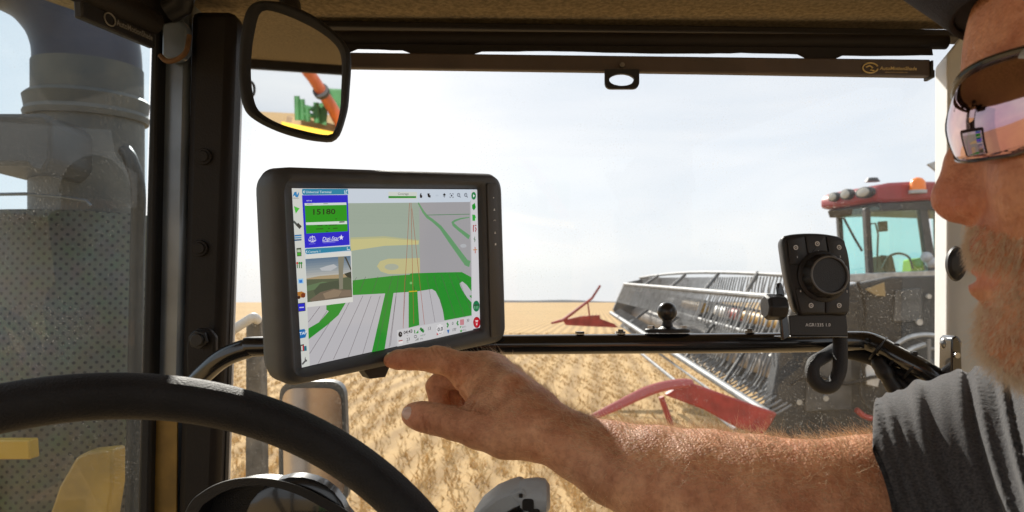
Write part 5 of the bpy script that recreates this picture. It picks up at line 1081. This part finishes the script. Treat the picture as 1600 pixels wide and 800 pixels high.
at = body.data.attributes.new('flush', 'FLOAT', 'POINT'); at.data.foreach_set('value', np.clip(fl, 0, 1).astype(np.float32))
NB = np.empty(len(Vb) * 3, np.float32); body.data.vertices.foreach_get('normal', NB); NB = NB.reshape(-1, 3)
# nails
M_nail = mat('nail', (.76, .53, .45), .25, coat=.3)
def nail(c, ax, up, L, Wd, curve):
    ax = Vector(ax).normalized(); up = Vector(up); up = (up - ax * up.dot(ax)).normalized(); sd2 = ax.cross(up); vs = []; n, m_ = 9, 7; b = MB()
    for i in range(n):
        for j in range(m_):
            a = (j / (m_ - 1) - .5) * 2; t = i / (n - 1); wdt = Wd * (1 - .45 * max(0, t - .55) ** 2 / .2) * (1 - .25 * max(0, .2 - t) / .2)
            vs.append(Vector(c) + ax * (t - .5) * L + sd2 * wdt * math.sin(a * 1.1) / math.sin(1.1) + up * (curve * (math.cos(a * 1.1) - 1)) - up * .0006 * (t - .3) ** 2)
    b.add(vs, [(i * m_ + j, i * m_ + j + 1, (i + 1) * m_ + j + 1, (i + 1) * m_ + j) for i in range(n - 1) for j in range(m_ - 1)])
    o = b.build('fingernail', M_nail, pr); s = o.modifiers.new('s', 'SOLIDIFY'); s.thickness = .0006; s.offset = 0; return o
tc_ = Vector(kp(647, 648.5, .6395)); ta = Vector(kp(640, 647, .640)) - Vector(kp(665, 651, .636)); upn = (-FV * .90 + UV * .34 - RV * .1)
nail(tc_ + upn.normalized() * .0128 + ta.normalized() * .0020, ta, upn, .0130, .0062, .0060)
ic_ = Vector(kp(614, 562, D0 - .0105)); ia = Vector(kp(611, 563, D0 - .010)) - Vector(kp(640, 561, D0 - .013)); upi = UV * .93 - FV * .12
nail(ic_ + upi.normalized() * .0078, ia, upi, .0115, .0055, .005)
# hair strands: thin three-sided tapered slivers grown from the skin
def strands(name, m, roots, nrm_, length, dirv, r, jit=.5, segs=4, curl=.3, parent=pr):
    n = len(roots); L = length * RNG.uniform(.6, 1.15, n); d = nrm_ + dirv + RNG.normal(0, jit, (n, 3)); d /= np.linalg.norm(d, axis=1)[:, None]
    bend = RNG.normal(0, curl, (n, 3)) + dirv * .6; s = np.cross(d, RNG.normal(0, 1, (n, 3))); s /= np.linalg.norm(s, axis=1)[:, None]; t2 = np.cross(d, s)
    V = np.empty((n, segs + 1, 3, 3), np.float32)
    for i in range(segs + 1):
        t = i / segs; c = roots + d * (L * t)[:, None] + bend * (L * t * t * .5)[:, None]; rr = r * (1 - .8 * t)
        for k in range(3):
            a = 2.094 * k; V[:, i, k] = c + (s * math.cos(a) + t2 * math.sin(a)) * rr
    base = (np.arange(n) * (segs + 1) * 3)[:, None]; F_ = []
    for i in range(segs):
        for k in range(3): F_.append(np.stack([base[:, 0] + i * 3 + k, base[:, 0] + i * 3 + (k + 1) % 3, base[:, 0] + (i + 1) * 3 + (k + 1) % 3, base[:, 0] + (i + 1) * 3 + k], 1))
    return np_mesh(name, V.reshape(-1, 3), np.concatenate(F_), m, parent)
def pick(mask, n, wt=None):
    ids = np.nonzero(mask)[0]; p = None
    if wt is not None: p = wt[ids]; p = p / p.sum()
    ids = RNG.choice(ids, n, p=p); return Vb[ids] + RNG.normal(0, .0007, (n, 3)), NB[ids]
M_armh = mat('arm_hair', (.72, .54, .34), .45)
am = (~hd) & (u > 770) & (u < 1375); wgt = np.clip((u - 740) / 250, .05, 1) * (.15 + np.clip(NB[:, 2], 0, 1)) * (.35 + .65 * (NB[:, 2] > .3))
r_, n_ = pick(am, 6500, wgt); strands('arm_hair', M_armh, r_, n_ * .7, .0090, np.array([-.6, -.1, .0]), .00012, .45, 4, .8)
hm = (~hd) & (u > 700) & (u < 870) & (NB[:, 2] > .1); r_, n_ = pick(hm, 900); strands('arm_hair', M_armh, r_, n_ * .6, .006, np.array([-.6, -.1, .0]), .00009, .3, 3, .4)
# beard and moustache
side = HD - z
M_beard = mat('beard_hair', (.92, .80, .62), .5, var=.5, vscale=300, col2=(.70, .52, .34))
mu = hd & (v > 352 + np.clip(u - 1530, 0, 99) * .25) & (v < 412 + np.clip(u - 1520, 0, 99) * .35) & (u < 1600) & (u > 1490); r_, n_ = pick(mu, 2600); strands('moustache', M_beard, r_, n_ * .8, .0052, np.array([-.1, 0, -.9]), .00013, .25, 4, .25)
line_y = np.interp(u, [1500, 1545, 1570, 1620, 1680, 1800], [462, 460, 440, 380, 330, 230])
bdm = hd & (v > line_y) & (v < 640) & (u < 1790) & ~((v < 470) & (u < 1556)); r_, n_ = pick(bdm, 19000); strands('beard', M_beard, r_, n_ * .8, .0078, np.array([-.0, 0, -.9]), .00013, .35, 5, .45)
eb = hd & (v > 110) & (v < 155) & (u < 1600); 
# ---- t-shirt
lo = np.array([.235, .10, 1.95]); hi = np.array([.62, .68, 2.52]); g_ = .0075
S3 = SDF(lo, hi, .0022)
S3.chain([(kp(1330, 800, .48), .0640), (kp(1400, 797, .48), .0665), (kp(1460, 786, .485), .0725), (kp(1540, 772, .49), .0800), (kp(1640, 765, .49), .083), (kp(1760, 780, .48), .080)], .02)
torso(S3, .012, .04)
# folds: long soft pleats running round the sleeve and down from the shoulder
nx_, ny_, nz_ = S3.n; Xg = (lo[0] + S3.h * np.arange(nx_))[:, None, None]; Yg = (lo[1] + S3.h * np.arange(ny_))[None, :, None]; Zg = (lo[2] + S3.h * np.arange(nz_))[None, None, :]
zr = Zg - 2.40; yr = Yg - .45
uu = (Xg / np.maximum(Yg, .2)) * .49
ph = uu * 1.0 + zr * .22 + .008 * np.sin(zr * 32 + 1) + .005 * np.sin(uu * 70 + zr * 25)
amp = .0023 * (1 + .5 * np.sin(zr * 30 + uu * 40)) * np.clip((uu - .25) / .04, .25, 1)
fold = amp * (.5 + .5 * np.sin(ph * 2 * math.pi / .0200)) + .0010 * np.sin(ph * 2 * math.pi / .0118 + 1.5 + 18 * zr)
S3.g -= fold.astype(np.float32)
hq = kp(1372, 760, .48); hm_ = np.array([.86, -.50, .02]); dh = (Xg - hq[0]) * hm_[0] + (Yg - hq[1]) * hm_[1] + (Zg - hq[2]) * hm_[2]
S3.g += (.0012 * np.exp(-((dh - .017) / .0022) ** 2)).astype(np.float32)
# hem plane
hc = kp(1372, 760, .48); hn = np.array([.86, -.50, .02]); hn = hn / np.linalg.norm(hn)
pl_ = -((Xg - hc[0]) * hn[0] + (Yg - hc[1]) * hn[1] + (Zg - hc[2]) * hn[2] ); S3.g = np.maximum(S3.g, pl_.astype(np.float32))
# hollow sleeve mouth and neck hole
S3.cap(kp(1250, 800, .48), kp(1470, 790, .485), .0595, .0640, .0, sub=True)
S3.cap(kp(1790, 420, .375), kp(1850, 700, .42), .060, .066, 0, sub=True)
V3, Q3 = S3.mesh(); print('shirt', S3.n, len(V3)); del S3
shirt = np_mesh('t_shirt', V3, Q3, M_shirt, pr)
b = MB(); 
# ---- sunglasses: wraparound mirrored shield
sg = thing('sunglasses', 'wraparound mirrored sunglasses worn by the man, orange and violet sheen', 'sunglasses', Vector(hp(1520, 180)))
def gl_pt(a, py, out=0.0):
    """a: 0 at the nose bridge .. 1 at the temple, near side positive"""
    s_ = math.copysign(1, a); aa = abs(a); side_ = .010 + .062 * aa ** .8; back = 6 + 150 * aa ** 2.4
    p = hp(1484 + back, py, side_ * s_); d = (HF * (1 - .7 * aa) - HN * (s_ * aa)).normalized(); return Vector(p) + d * out
M_lensm = mat('mirrored_lens', (.82, .60, .48), .035, metal=1, var=.5, vscale=16, col2=(.42, .22, .30))
for s_ in (1, -1):
    rows = []
    topc = lambda a: 150 - 24 * a + (26 * (1 - a) ** 3); botc = lambda a: 282 - 14 * a - 46 * (1 - a) ** 4 - 70 * max(0, a - .75) 
    b = MB(); n, m_ = 26, 14; vs = []
    for i in range(n + 1):
        a = .10 + .9 * i / n; t0, b0_ = topc(a), botc(a)
        for j in range(m_ + 1):
            t = j / m_; y = t0 + (b0_ - t0) * t; vs.append(gl_pt(a * s_, y, .004 * math.sin(math.pi * t) + .001))
    b.add(vs, [(i * (m_ + 1) + j, i * (m_ + 1) + j + 1, (i + 1) * (m_ + 1) + j + 1, (i + 1) * (m_ + 1) + j) for i in range(n) for j in range(m_)])
    o = b.build('lens', M_lensm, sg); s2 = o.modifiers.new('s', 'SOLIDIFY'); s2.thickness = .0018
    edge = [vs[i * (m_ + 1)] for i in range(n + 1)]; low_ = [vs[i * (m_ + 1) + m_] for i in range(n + 1)]
    b = MB(); b.tube([p + Vector((0, 0, .001)) for p in edge] , .0021, 8); b.tube(low_, .0008, 6); b.tube([vs[j] for j in range(m_ + 1)], .0008, 6); b.build('rim', M_gloss, sg)
    b = MB(); e0 = gl_pt(.80 * s_, 134, .003); e1 = gl_pt(.98 * s_, 142, .001); e2 = Vector(hp(1700, 152, .078 * s_)); e3 = Vector(hp(1800, 190, .082 * s_)); e4 = Vector(hp(1840, 230, .080 * s_))
    b.tube(spline([e0, e1, e2, e3, e4], 6), [.004] * 6 + [.0075] * 12 + [.004] * 7, 12, ell=.35); b.build('temple_arm', mat('grey_frame', (.35, .36, .36), .35, coat=.3), sg)
b = MB(); b.tube(spline([gl_pt(.12, 176), Vector(hp(1487, 168, 0)), gl_pt(-.12, 176)], 5), .003, 8); b.build('bridge', M_gloss, sg)
# ---- cap
cap = thing('cap', 'navy cap with a curved brim, worn by the man at the top right', 'cap', Vector(hp(1780, -20)))
b = MB(); rs = []
for t in np.linspace(0, 1, 12):
    a = t * math.pi / 2 * .98; rr_ = math.cos(a); c = Vector(hp(1800, -70 - 330 * math.sin(a))); rs.append([c - HF * (.1045 * rr_ * math.cos(q_)) + HN * (.082 * rr_ * math.sin(q_)) + Vector((0, 0, .007 * rr_ * math.cos(q_))) for q_ in np.linspace(0, 2 * math.pi, 40, endpoint=False)])
b.loft(rs); b.build('crown', M_cap, cap, ang=60)
b = MB(); G_ = []
for i in range(9):
    t = i / 8; row = []
    for q_ in np.linspace(-1, 1, 21):
        ang_ = q_ * 1.15; base = Vector(hp(1800, -30)) + HF * (.104 * math.cos(ang_)) + HN * (.082 * math.sin(ang_)); ext = .050 * math.cos(q_ * 1.45)
        row.append(base + HF * (ext * t) + Vector((0, 0, .055 * t - .016 * q_ * q_ * (.4 + t) + .004)))
    G_ += row
b.add(G_, [(i * 21 + j, i * 21 + j + 1, (i + 1) * 21 + j + 1, (i + 1) * 21 + j) for i in range(8) for j in range(20)])
o = b.build('brim', M_cap, cap); s2 = o.modifiers.new('s', 'SOLIDIFY'); s2.thickness = .003
